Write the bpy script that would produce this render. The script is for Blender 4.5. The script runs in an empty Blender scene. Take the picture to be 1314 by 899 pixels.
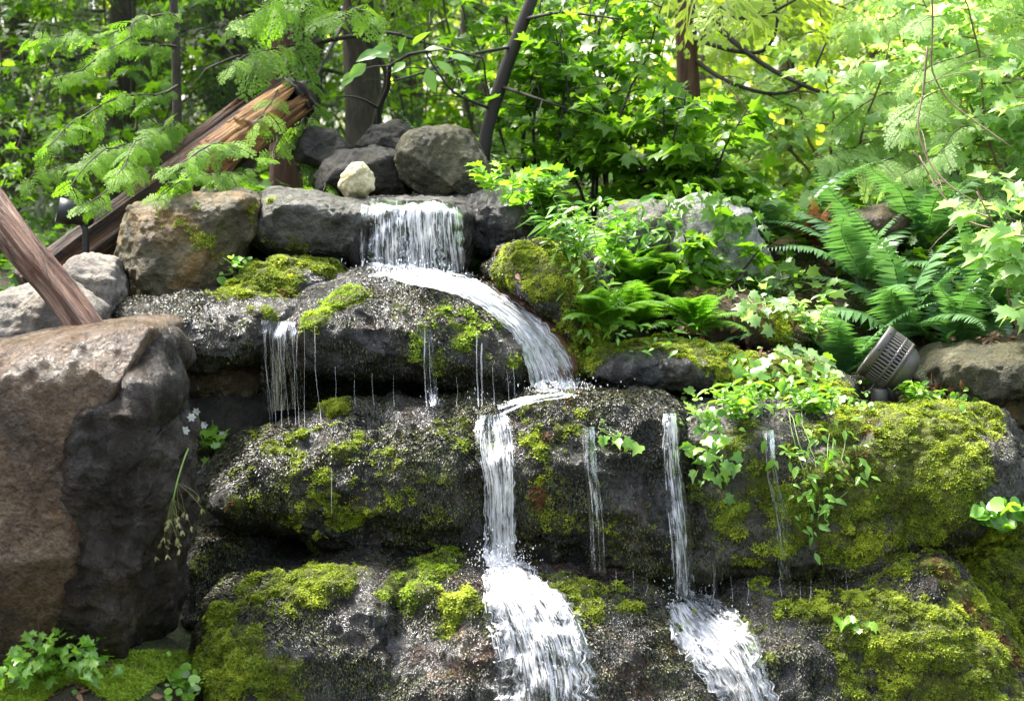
import bpy, bmesh, math
import numpy as np
from mathutils import Vector, Matrix
from mathutils.bvhtree import BVHTree

# ------------------------------------------------------------------ camera, sky, sun, exposure
S = bpy.context.scene
COL = S.collection
rad = math.radians
F_PX, CX, CY, PITCH, CAM_Z = 2409.0, 657.0, 449.5, rad(5.3), 1.5
cam_d = bpy.data.cameras.new('camera'); cam = bpy.data.objects.new('camera', cam_d); COL.objects.link(cam)
cam.location = (0, 0, CAM_Z); cam.rotation_euler = (rad(90) - PITCH, 0, 0)
cam_d.sensor_width = 36.0; cam_d.lens = 36.0 * F_PX / 1314.0
cam_d.clip_start = 0.05; cam_d.clip_end = 2000
cam_d.dof.use_dof = True; cam_d.dof.focus_distance = 5.75; cam_d.dof.aperture_fstop = 3.8
S.camera = cam
SUN_EL, SUN_AZ = rad(60), rad(-48)              # azimuth from +Y towards +X
sdir = Vector((math.sin(SUN_AZ) * math.cos(SUN_EL), math.cos(SUN_AZ) * math.cos(SUN_EL), math.sin(SUN_EL)))
world = bpy.data.worlds.new('World'); S.world = world; world.use_nodes = True
_nt = world.node_tree; _bg = _nt.nodes['Background']
_sk = _nt.nodes.new('ShaderNodeTexSky'); _sk.sky_type = 'NISHITA'; _sk.sun_disc = False
_sk.sun_elevation = SUN_EL; _sk.sun_rotation = SUN_AZ; _sk.dust_density = 3.0; _sk.air_density = 1.0; _sk.ozone_density = 1.0
_hs = _nt.nodes.new('ShaderNodeHueSaturation'); _hs.inputs['Saturation'].default_value = 0.55   # thin high cloud
_nt.links.new(_sk.outputs[0], _hs.inputs['Color']); _nt.links.new(_hs.outputs[0], _bg.inputs[0]); _bg.inputs[1].default_value = 0.15
sun_d = bpy.data.lights.new('sun', 'SUN'); sun = bpy.data.objects.new('sun', sun_d); COL.objects.link(sun)
sun_d.energy = 3.4; sun_d.angle = rad(12); sun_d.color = (1.0, 0.95, 0.86)
sun.rotation_euler = sdir.to_track_quat('Z', 'Y').to_euler()
S.view_settings.view_transform = 'Standard'; S.view_settings.look = 'None'; S.view_settings.gamma = 1.0
S.view_settings.use_curve_mapping = False; S.view_settings.exposure = 2.5
S.render.engine = 'CYCLES'
try:
    S.cycles.use_denoising = True; S.cycles.max_bounces = 8; S.cycles.transparent_max_bounces = 24
    S.cycles.diffuse_bounces = 4; S.cycles.caustics_reflective = False; S.cycles.caustics_refractive = False
except Exception: pass

# ------------------------------------------------------------------ maths helpers
cp, sp_ = math.cos(PITCH), math.sin(PITCH)
def W(px, py, Y):
    """the point at distance Y seen at photo pixel (px, py)"""
    x = (px - CX) / F_PX; u = -(py - CY) / F_PX
    t = Y / (cp + u * sp_)
    return np.array([x * t, Y, CAM_Z + t * (u * cp - sp_)])
def raydir(px, py):
    x = (px - CX) / F_PX; u = -(py - CY) / F_PX
    return Vector((x, cp + u * sp_, u * cp - sp_)).normalized()
def rng(seed): return np.random.default_rng(seed)

def _hash(ix, iy, iz, seed):
    h = (ix.astype(np.int64) * 374761393 + iy.astype(np.int64) * 668265263 + iz.astype(np.int64) * 2147483647 + seed * 974634777) & 0xffffffff
    h = ((h ^ (h >> 13)) * 1274126177) & 0xffffffff
    h = ((h ^ (h >> 16)) * 2246822519) & 0xffffffff
    return ((h ^ (h >> 15)) & 0xffff) / 32767.5 - 1.0
def vnoise(p, seed=0):
    i = np.floor(p).astype(np.int64); f = p - i; f = f * f * f * (f * (f * 6 - 15) + 10)
    r = 0
    for dx in (0, 1):
        wx = f[:, 0] if dx else 1 - f[:, 0]
        for dy in (0, 1):
            wy = f[:, 1] if dy else 1 - f[:, 1]
            for dz in (0, 1):
                wz = f[:, 2] if dz else 1 - f[:, 2]
                r = r + wx * wy * wz * _hash(i[:, 0] + dx, i[:, 1] + dy, i[:, 2] + dz, seed)
    return r
def fbm(p, octv=4, seed=0, gain=0.5):
    a, r, q = 1.0, 0, p.copy()
    for o in range(octv):
        r = r + a * vnoise(q, seed + o * 17); q = q * 2.03 + 5.1; a *= gain
    return r
def ridged(p, octv=3, seed=0):
    a, r, q = 1.0, 0, p.copy()
    for o in range(octv):
        r = r + a * (1 - 2 * np.abs(vnoise(q, seed + o * 31))); q = q * 2.1 + 3.3; a *= 0.5
    return r
def sstep(a, b, x):
    t = np.clip((x - a) / (b - a), 0, 1); return t * t * (3 - 2 * t)
def nrm(v): return v / np.maximum(np.linalg.norm(v, axis=-1, keepdims=True), 1e-9)
def frames(d, n):
    """rotation matrices whose Y column is d and whose Z column is close to n"""
    d = nrm(d); x = np.cross(d, n); bad = np.linalg.norm(x, axis=1) < 1e-4
    x[bad] = np.cross(d[bad], np.array([0.3, 0.9, 0.31])); x = nrm(x); z = np.cross(x, d)
    return np.stack([x, d, z], axis=2)
def vnormals(v, f):
    n = np.cross(v[f[:, 1]] - v[f[:, 0]], v[f[:, 2]] - v[f[:, 0]])
    r = np.zeros_like(v)
    for k in range(3):
        for c in range(3): r[:, c] += np.bincount(f[:, k], n[:, c], len(v))
    return nrm(r)

_ico = {}
def ico(level):
    if level not in _ico:
        bm = bmesh.new(); bmesh.ops.create_icosphere(bm, subdivisions=level, radius=1.0)
        bm.verts.ensure_lookup_table()
        v = np.array([x.co[:] for x in bm.verts]); f = np.array([[q.index for q in t.verts] for t in bm.faces])
        bm.free(); _ico[level] = (nrm(v), f)
    return _ico[level]

# ------------------------------------------------------------------ mesh building
class MB:
    """collects triangles and quads with a per-vertex variation value"""
    def __init__(self): self.v, self.t, self.q, self.a, self.n = [], [], [], [], 0
    def add(self, verts, faces, a=0.0):
        verts = np.asarray(verts, float); m = len(verts)
        self.v.append(verts); self.a.append(np.broadcast_to(np.asarray(a, float), (m,)).copy())
        for f in (faces if isinstance(faces, list) else [faces]):
            f = np.asarray(f, np.int64)
            if f.size: (self.t if f.shape[1] == 3 else self.q).append(f + self.n)
        self.n += m
    def stamp(self, tv, tf, R, t, s=1.0, a=0.0):
        m, k = len(t), len(tv)
        if m == 0: return
        s = np.broadcast_to(np.asarray(s, float), (m,))
        V = np.einsum('mij,kj->mki', R, tv) * s[:, None, None] + t[:, None, :]
        off = (np.arange(m) * k)[:, None, None]
        fs = [(np.asarray(f)[None] + off).reshape(-1, np.asarray(f).shape[1]) for f in (tf if isinstance(tf, list) else [tf])]
        self.add(V.reshape(-1, 3), fs, np.repeat(np.broadcast_to(np.asarray(a, float), (m,)), k))
    def tube(self, pts, r, sides=6, a=0.0, cap=True):
        pts = np.asarray(pts, float); n = len(pts); r = np.broadcast_to(np.asarray(r, float), (n,))
        d = nrm(np.gradient(pts, axis=0)); up = np.array([0.12, 0.23, 0.97]) if abs(d[0, 2]) < 0.9 else np.array([0.9, 0.3, 0.1])
        R = frames(d, np.repeat(up[None], n, 0))
        ang = np.arange(sides) / sides * 2 * math.pi
        ring = np.cos(ang)[None, :, None] * R[:, None, :, 0] + np.sin(ang)[None, :, None] * R[:, None, :, 2]
        V = (pts[:, None] + ring * r[:, None, None]).reshape(-1, 3)
        i = np.arange(n - 1)[:, None] * sides; j = np.arange(sides)[None]; k = (j + 1) % sides
        q = np.stack([i + j, i + k, i + sides + k, i + sides + j], -1).reshape(-1, 4)
        fs = [q]
        if cap:
            V = np.vstack([V, pts[:1], pts[-1:]]); c0, c1 = n * sides, n * sides + 1
            jj = np.arange(sides); kk = (jj + 1) % sides
            fs.append(np.stack([np.full(sides, c0), kk, jj], -1)); fs.append(np.stack([np.full(sides, c1), (n - 1) * sides + jj, (n - 1) * sides + kk], -1))
        self.add(V, fs, a)
    def arrays(self):
        V = np.vstack(self.v); A = np.concatenate(self.a)
        T = np.vstack(self.t) if self.t else np.zeros((0, 3), int); Q = np.vstack(self.q) if self.q else np.zeros((0, 4), int)
        return V, T, Q, A
    def mesh(self, name, m, origin=(0, 0, 0), smooth=True, attrs=None):
        V, T, Q, A = self.arrays()
        me = bpy.data.meshes.new(name); V = V - np.asarray(origin)
        me.vertices.add(len(V)); me.vertices.foreach_set('co', V.astype(np.float32).ravel())
        nl = T.size + Q.size; me.loops.add(nl); me.loops.foreach_set('vertex_index', np.concatenate([T.ravel(), Q.ravel()]).astype(np.int32))
        npoly = len(T) + len(Q); me.polygons.add(npoly)
        st = np.concatenate([np.arange(len(T)) * 3, T.size + np.arange(len(Q)) * 4]).astype(np.int32)
        me.polygons.foreach_set('loop_start', st)
        me.polygons.foreach_set('use_smooth', np.full(npoly, smooth, bool))
        at = {'var': A}; at.update(attrs or {})
        for k, x in at.items():
            x = np.asarray(x)
            if x.ndim == 1: me.attributes.new(k, 'FLOAT', 'POINT').data.foreach_set('value', x.astype(np.float32))
            else: me.attributes.new(k, 'FLOAT_VECTOR', 'POINT').data.foreach_set('vector', x.astype(np.float32).ravel())
        me.update(calc_edges=True); me.validate()
        me.materials.append(m)
        return me
    def build(self, name, m, parent=None, loc=None, smooth=True, attrs=None, origin=None):
        """one mesh object; verts are in world space unless loc/origin say otherwise"""
        V = np.vstack(self.v)
        if parent is not None:
            o_ = np.array(parent.location) if origin is None else np.asarray(origin)
            ob = bpy.data.objects.new(name, self.mesh(name, m, o_, smooth, attrs)); ob.parent = parent
        else:
            if origin is None: origin = np.array([(V[:, 0].min() + V[:, 0].max()) / 2, (V[:, 1].min() + V[:, 1].max()) / 2, V[:, 2].min()])
            ob = bpy.data.objects.new(name, self.mesh(name, m, origin, smooth, attrs)); ob.location = tuple(origin if loc is None else loc)
        COL.objects.link(ob); return ob

def tag(o, label=None, cat=None, group=None, kind=None):
    if label: o['label'] = label
    if cat: o['category'] = cat
    if group: o['group'] = group
    if kind: o['kind'] = kind
    return o
def empty(name, loc, label=None, cat=None, group=None, rz=0.0):
    o = bpy.data.objects.new(name, None); o.location = tuple(loc); o.rotation_euler = (0, 0, rz); o.empty_display_size = 0.1
    COL.objects.link(o); return tag(o, label, cat, group)
def child(name, me, parent, loc=(0, 0, 0), rot=(0, 0, 0), sc=1.0):
    o = bpy.data.objects.new(name, me); o.parent = parent; o.location = loc; o.rotation_euler = rot; o.scale = (sc,) * 3
    COL.objects.link(o); return o
def copy_tree(o, loc, rz=0.0, sc=1.0, label=None, group=None):
    c = o.copy(); COL.objects.link(c); c.location = tuple(loc); c.rotation_euler = (0, 0, rz); c.scale = (sc,) * 3
    if label: c['label'] = label
    if group: c['group'] = group
    for ch in list(o.children):
        d = ch.copy(); COL.objects.link(d); d.parent = c
        for g in list(ch.children):
            e = g.copy(); COL.objects.link(e); e.parent = d
    return c

# ------------------------------------------------------------------ materials
class NT:
    def __init__(self, name):
        self.m = bpy.data.materials.new(name); self.m.use_nodes = True; self.t = self.m.node_tree
        for n in list(self.t.nodes): self.t.nodes.remove(n)
    def n(self, typ, ins=None, **kw):
        x = self.t.nodes.new('ShaderNode' + typ)
        for k, v in kw.items(): setattr(x, k, v)
        for k, v in (ins or {}).items():
            s = x.inputs[k]
            if hasattr(v, 'is_linked') or isinstance(v, bpy.types.NodeSocket): self.t.links.new(v, s)
            else: s.default_value = v
        return x
    def out(self, sock): self.t.links.new(sock, self.n('OutputMaterial').inputs[0]); return self.m
    def noise(self, vec, scale, detail=4.0, rough=0.55, dist=0.0):
        return self.n('TexNoise', {'Vector': vec, 'Scale': scale, 'Detail': detail, 'Roughness': rough, 'Distortion': dist}).outputs[0]
    def ramp(self, fac, stops, interp='LINEAR'):
        r = self.n('ValToRGB', {0: fac}); cr = r.color_ramp; cr.interpolation = interp
        while len(cr.elements) < len(stops): cr.elements.new(0.5)
        for e, (p, c) in zip(cr.elements, stops):
            e.position = p; e.color = (c if len(c) == 4 else (*c, 1)) if hasattr(c, '__len__') else (c, c, c, 1)
        return r.outputs[0]
    def mix(self, fac, a, b, mode='MIX'):
        x = self.n('Mix', data_type='RGBA', blend_type=mode)
        for s, v in ((x.inputs[0], fac), (x.inputs[6], a), (x.inputs[7], b)):
            if isinstance(v, bpy.types.NodeSocket): self.t.links.new(v, s)
            else: s.default_value = (*v, 1) if hasattr(v, '__len__') and len(v) == 3 else v
        return x.outputs[2]
    def math(self, op, a, b=0.0, clamp=False):
        x = self.n('Math', {0: a, 1: b}, operation=op); x.use_clamp = clamp; return x.outputs[0]
    def attr(self, name): return self.n('Attribute', attribute_name=name).outputs[2]

def leaf_mat(name, dark, mid, light, trans=0.45, tcol=None, rough=0.38, spec=0.5):
    t = NT(name); v = t.attr('var'); oi = t.n('ObjectInfo').outputs['Random']
    vv = t.math('ADD', t.math('MULTIPLY', v, 0.85), t.math('MULTIPLY', oi, 0.15))
    c = t.ramp(vv, [(0.0, dark), (0.5, mid), (1.0, light)])
    p = t.n('BsdfPrincipled', {'Base Color': c, 'Roughness': rough, 'Specular IOR Level': spec})
    tc = t.mix(1.0, c, tcol or (2.0, 1.9, 0.8), 'MULTIPLY')
    tr = t.n('BsdfTranslucent', {'Color': tc})
    return t.out(t.n('MixShader', {0: trans, 1: p.outputs[0], 2: tr.outputs[0]}).outputs[0])

def rock_mat(name, dark, mid, light, stain=(0.1, 0.07, 0.03), stain_amt=0.3, rough=(0.35, 0.75), bump=1.0, scale=1.0, moss=((0.03, 0.036, 0.005), (0.10, 0.12, 0.012)), speck=0.5, spec=0.28, film=0.0):
    t = NT(name); co = t.n('TexCoord').outputs['Object']
    big = t.noise(co, 4.0 * scale, 6, 0.62, 0.4); med = t.noise(co, 14.0 * scale, 7, 0.7); fine = t.noise(co, 90.0 * scale, 4, 0.7)
    f = t.math('ADD', t.math('MULTIPLY', big, 0.55), t.math('MULTIPLY', med, 0.45))
    c = t.ramp(f, [(0.32, dark), (0.5, mid), (0.68, light)])
    st = t.math('MULTIPLY', t.ramp(t.noise(co, 5.5 * scale, 5, 0.6, 0.8), [(0.48, 0.0), (0.66, 1.0)]), stain_amt)
    c = t.mix(st, c, stain)
    sp = t.ramp(fine, [(0.3, 0.35), (0.5, 1.0), (0.72, 1.7)])
    c = t.mix(speck, c, t.mix(1.0, c, sp, 'MULTIPLY'))
    m = t.attr('moss'); mn = t.noise(co, 60.0, 5, 0.7)
    mf = t.ramp(t.math('ADD', m, t.math('MULTIPLY', t.math('SUBTRACT', mn, 0.5), 0.7)), [(0.25, 0.0), (0.5, 1.0)])
    c = t.mix(mf, c, t.ramp(mn, [(0.35, moss[0]), (0.65, moss[1])]))  # moss ground coloured darker than the tufts, painting shade into their gaps
    rg = t.ramp(t.noise(co, 9.0 * scale, 5, 0.65), [(0.35, rough[0]), (0.65, rough[1])])
    rg = t.mix(mf, rg, (0.85, 0.85, 0.85))
    h = t.math('ADD', t.math('MULTIPLY', med, 0.6), t.math('ADD', t.math('MULTIPLY', fine, 0.22), t.math('MULTIPLY', t.noise(co, 38.0 * scale, 5, 0.75, 0.6), 0.4)))
    b = t.n('Bump', {'Strength': 0.9 * bump, 'Distance': 0.03, 'Height': h})
    p = t.n('BsdfPrincipled', {'Base Color': c, 'Roughness': rg, 'Normal': b.outputs[0], 'Specular IOR Level': spec})
    if film:      # a film of running water over part of the stone
        fm = t.noise(t.n('Mapping', {'Vector': co, 'Scale': (11, 11, 3.5)}).outputs[0], 1.0, 5, 0.62, 0.8)
        rp = t.noise(t.n('Mapping', {'Vector': co, 'Scale': (75, 75, 30)}).outputs[0], 1.0, 4, 0.6, 0.6)
        cb = t.n('Bump', {'Strength': 0.8, 'Distance': 0.02, 'Height': t.math('ADD', rp, t.math('MULTIPLY', med, 0.5))})
        cw = t.math('MULTIPLY', t.ramp(fm, [(0.44, 0.0), (0.58, 1.0)]), t.math('SUBTRACT', film, t.math('MULTIPLY', mf, film), True))
        t.t.links.new(cw, p.inputs['Coat Weight']); p.inputs['Coat Roughness'].default_value = 0.13; t.t.links.new(cb.outputs[0], p.inputs['Coat Normal'])
    return t.out(p.outputs[0])

def wood_mat(name, dark, mid, light, rough=0.7, stretch=0.06, sc=60.0, bump=1.0, patch=0.0):
    t = NT(name); co = t.n('TexCoord').outputs['Object']
    mp = t.n('Mapping', {'Vector': co, 'Scale': (1, 1, stretch)}).outputs[0]
    g = t.noise(mp, sc, 6, 0.65, 0.5); b_ = t.noise(co, 6.0, 5, 0.6, 0.5); g2 = t.noise(mp, sc * 0.35, 4, 0.6, 0.3)
    f = t.math('ADD', t.math('MULTIPLY', g, 0.45), t.math('ADD', t.math('MULTIPLY', b_, 0.25), t.math('MULTIPLY', g2, 0.3)))
    c = t.ramp(f, [(0.36, dark), (0.5, mid), (0.64, light)])
    if patch:
        pn = t.noise(t.n('Mapping', {'Vector': co, 'Scale': (1, 1, .3)}).outputs[0], 13.0, 6, 0.7, 1.2)
        c = t.mix(t.math('MULTIPLY', t.ramp(pn, [(0.47, 0.0), (0.56, 1.0)]), patch), c, tuple(x * .6 for x in dark))
    bp = t.n('Bump', {'Strength': bump, 'Distance': 0.012, 'Height': t.math('ADD', g, t.math('MULTIPLY', g2, 0.8))})
    return t.out(t.n('BsdfPrincipled', {'Base Color': c, 'Roughness': rough, 'Normal': bp.outputs[0]}).outputs[0])

def plain_mat(name, col, rough=0.5, metal=0.0, var=0.15, sc=30.0):
    t = NT(name); co = t.n('TexCoord').outputs['Object']
    n = t.noise(co, sc, 5, 0.65)
    c = t.ramp(n, [(0.3, tuple(x * (1 - var) for x in col)), (0.7, tuple(min(1, x * (1 + var)) for x in col))])
    r = t.ramp(n, [(0.3, max(0, rough - 0.08)), (0.7, min(1, rough + 0.1))])
    return t.out(t.n('BsdfPrincipled', {'Base Color': c, 'Roughness': r, 'Metallic': metal}).outputs[0])

def water_mat(name, lo, hi, s_across=1.0, whiteness=0.9, s_along=1.0, ripple=0.6):
    """running water: clear between white streaks that follow the flow (flow = across, along, 0 in metres)"""
    t = NT(name); fl = t.n('Attribute', attribute_name='flow').outputs[1]
    mp = t.n('Mapping', {'Vector': fl, 'Scale': (120 * s_across, 7.0 * s_along, 1)}).outputs[0]
    mp2 = t.n('Mapping', {'Vector': fl, 'Scale': (320 * s_across, 22.0 * s_along, 1)}).outputs[0]
    n1 = t.noise(mp, 1.0, 4, 0.6, 0.3); n2 = t.noise(mp2, 1.0, 3, 0.6)
    f = t.math('ADD', t.math('MULTIPLY', n1, 0.6), t.math('MULTIPLY', n2, 0.4))
    f = t.math('ADD', f, t.math('MULTIPLY', t.math('SUBTRACT', t.attr('var'), 0.5), 0.6))
    n3 = t.noise(t.n('Mapping', {'Vector': fl, 'Scale': (34, 9, 1)}).outputs[0], 1.0, 3, 0.6, 0.5)
    f = t.math('ADD', f, t.math('MULTIPLY', t.math('SUBTRACT', n3, 0.5), 0.55))
    fac = t.ramp(f, [(lo, 0.0), (hi, 1.0)])
    bp = t.n('Bump', {'Strength': ripple, 'Distance': 0.01 if ripple < .9 else 0.03, 'Height': f})
    wh = t.n('BsdfPrincipled', {'Base Color': (whiteness, whiteness, whiteness * 1.02, 1), 'Roughness': 0.35, 'Normal': bp.outputs[0]})
    tl = t.n('BsdfTranslucent', {'Color': (whiteness, whiteness, whiteness, 1)})
    w2 = t.n('MixShader', {0: 0.35, 1: wh.outputs[0], 2: tl.outputs[0]})
    gl = t.n('BsdfGlossy', {'Color': (0.9, 0.9, 0.9, 1), 'Roughness': 0.06, 'Normal': bp.outputs[0]})
    tp = t.n('BsdfTransparent', {'Color': (0.93, 0.95, 0.95, 1)})
    lw = t.n('Fresnel', {'IOR': 1.33, 'Normal': bp.outputs[0]})
    clear = t.n('MixShader', {0: lw.outputs[0], 1: tp.outputs[0], 2: gl.outputs[0]})
    return t.out(t.n('MixShader', {0: fac, 1: clear.outputs[0], 2: w2.outputs[0]}).outputs[0])
# ------------------------------------------------------------------ ground: one sheet, rising behind the rocks
_gy = np.array([-50, 3.0, 4.6, 5.2, 5.5, 5.75, 5.95, 6.2, 6.5, 7.0, 8.0, 12.0, 20.0, 40.0, 80.0, 500.0])
_gh = np.array([-0.2, -0.1, -0.02, 0.0, 0.08, 0.42, 0.62, 0.84, 1.08, 1.28, 1.36, 1.6, 2.0, 2.6, 3.5, 4.0])
def gz(x, y):
    x = np.asarray(x, float); y = np.asarray(y, float)
    h = 0.5 * np.interp(y, _gy, _gh) + 0.25 * (np.interp(y - 0.12, _gy, _gh) + np.interp(y + 0.12, _gy, _gh))
    h = h - 0.28 * sstep(-1.1, -2.0, x) * sstep(6.2, 7.2, y) * (1 - sstep(9, 16, y))
    h = h + 0.17 * sstep(-0.80, -1.05, x) * sstep(4.4, 4.95, y) * (1 - sstep(5.2, 5.6, y))
    h = h + 0.28 * sstep(0.95, 1.25, x) * sstep(5.35, 5.75, y) * (1 - sstep(5.9, 6.3, y)) * 0.55
    p = np.stack([x, y, 0 * x], -1).reshape(-1, 3)
    n = (fbm(p * 2.2, 3, 5) * 0.035 + fbm(p * 9.0, 2, 9) * 0.01).reshape(x.shape)
    return h + n * sstep(300, 30, y)
def axis_pts(lo, a, b, hi, step, g=1.18):
    mid = list(np.arange(a, b, step)); l, r = [], []
    s, p = step, a
    while p > lo: s *= g; p -= s; l.append(p)
    s, p = step, mid[-1]
    while p < hi: s *= g; p += s; r.append(p)
    return np.array(l[::-1] + mid + r)
gx = axis_pts(-450, -3.2, 3.2, 450, 0.03); gyv = axis_pts(-60, 4.4, 9.0, 480, 0.03)
GX, GY = np.meshgrid(gx, gyv); GZ = gz(GX, GY)
gv = np.stack([GX, GY, GZ], -1).reshape(-1, 3); nx_, ny_ = len(gx), len(gyv)
_i = np.arange(ny_ - 1)[:, None] * nx_; _j = np.arange(nx_ - 1)[None]
gq = np.stack([_i + _j, _i + _j + 1, _i + _j + 1 + nx_, _i + _j + nx_], -1).reshape(-1, 4)

def ground_mat():
    t = NT('forest_floor'); co = t.n('TexCoord').outputs['Object']
    a = t.noise(co, 3.0, 6, 0.65, 0.5); b = t.noise(co, 45.0, 5, 0.7); c_ = t.noise(co, 120.0, 3, 0.7)
    c = t.ramp(b, [(0.3, (0.018, 0.012, 0.008)), (0.5, (0.05, 0.032, 0.018)), (0.7, (0.12, 0.075, 0.04))])
    g = t.ramp(t.math('ADD', t.math('MULTIPLY', a, 0.7), t.math('MULTIPLY', c_, 0.3)), [(0.45, 0.0), (0.55, 1.0)])
    c = t.mix(g, c, t.ramp(c_, [(0.35, (0.03, 0.05, 0.01)), (0.7, (0.10, 0.14, 0.02))]))
    bp = t.n('Bump', {'Strength': 1.0, 'Distance': 0.03, 'Height': t.math('ADD', b, c_)})
    return t.out(t.n('BsdfPrincipled', {'Base Color': c, 'Roughness': 0.85, 'Normal': bp.outputs[0]}).outputs[0])
_m = MB(); _m.add(gv, gq)
tag(_m.build('ground', ground_mat(), origin=(0, 0, 0)), kind='structure')

# ------------------------------------------------------------------ boulders
M_ROCK = {
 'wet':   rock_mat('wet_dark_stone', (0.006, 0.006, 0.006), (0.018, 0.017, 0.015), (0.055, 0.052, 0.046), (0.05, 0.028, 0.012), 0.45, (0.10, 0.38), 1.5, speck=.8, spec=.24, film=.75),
 'brown': rock_mat('brown_stone', (0.022, 0.012, 0.006), (0.125, 0.074, 0.037), (0.27, 0.185, 0.11), (0.14, 0.07, 0.02), 0.5, (0.18, 0.5), 2.6, speck=0.9, spec=.4, film=.15),
 'ochre': rock_mat('ochre_stone', (0.02, 0.017, 0.008), (0.065, 0.054, 0.025), (0.14, 0.12, 0.062), (0.17, 0.09, 0.016), 0.6, (0.35, 0.7), 1.1),
 'grey':  rock_mat('grey_stone', (0.04, 0.04, 0.036), (0.11, 0.105, 0.093), (0.22, 0.21, 0.19), (0.13, 0.11, 0.05), 0.35, (0.4, 0.8), 1.2),
 'pale':  rock_mat('pale_stone', (0.08, 0.07, 0.058), (0.16, 0.145, 0.122), (0.28, 0.26, 0.22), (0.16, 0.12, 0.08), 0.4, (0.5, 0.85), 1.2),
 'white': rock_mat('white_cracked_stone', (0.10, 0.10, 0.098), (0.36, 0.355, 0.345), (0.56, 0.55, 0.54), (0.2, 0.2, 0.18), 0.3, (0.5, 0.8), 2.0),
 'cream': rock_mat('cream_stone', (0.25, 0.2, 0.09), (0.5, 0.44, 0.26), (0.62, 0.57, 0.4), (0.2, 0.17, 0.05), 0.6, (0.6, 0.85), 0.5, scale=4.0),
 'lichen': rock_mat('lichen_stone', (0.02, 0.02, 0.013), (0.11, 0.103, 0.06), (0.30, 0.275, 0.17), (0.12, 0.105, 0.035), 0.5, (0.5, 0.85), 2.0, scale=1.5),
 'red':   rock_mat('rusty_wet_stone', (0.03, 0.013, 0.007), (0.12, 0.05, 0.022), (0.2, 0.1, 0.05), (0.04, 0.03, 0.02), 0.4, (0.08, 0.4), 0.8),
}
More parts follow.
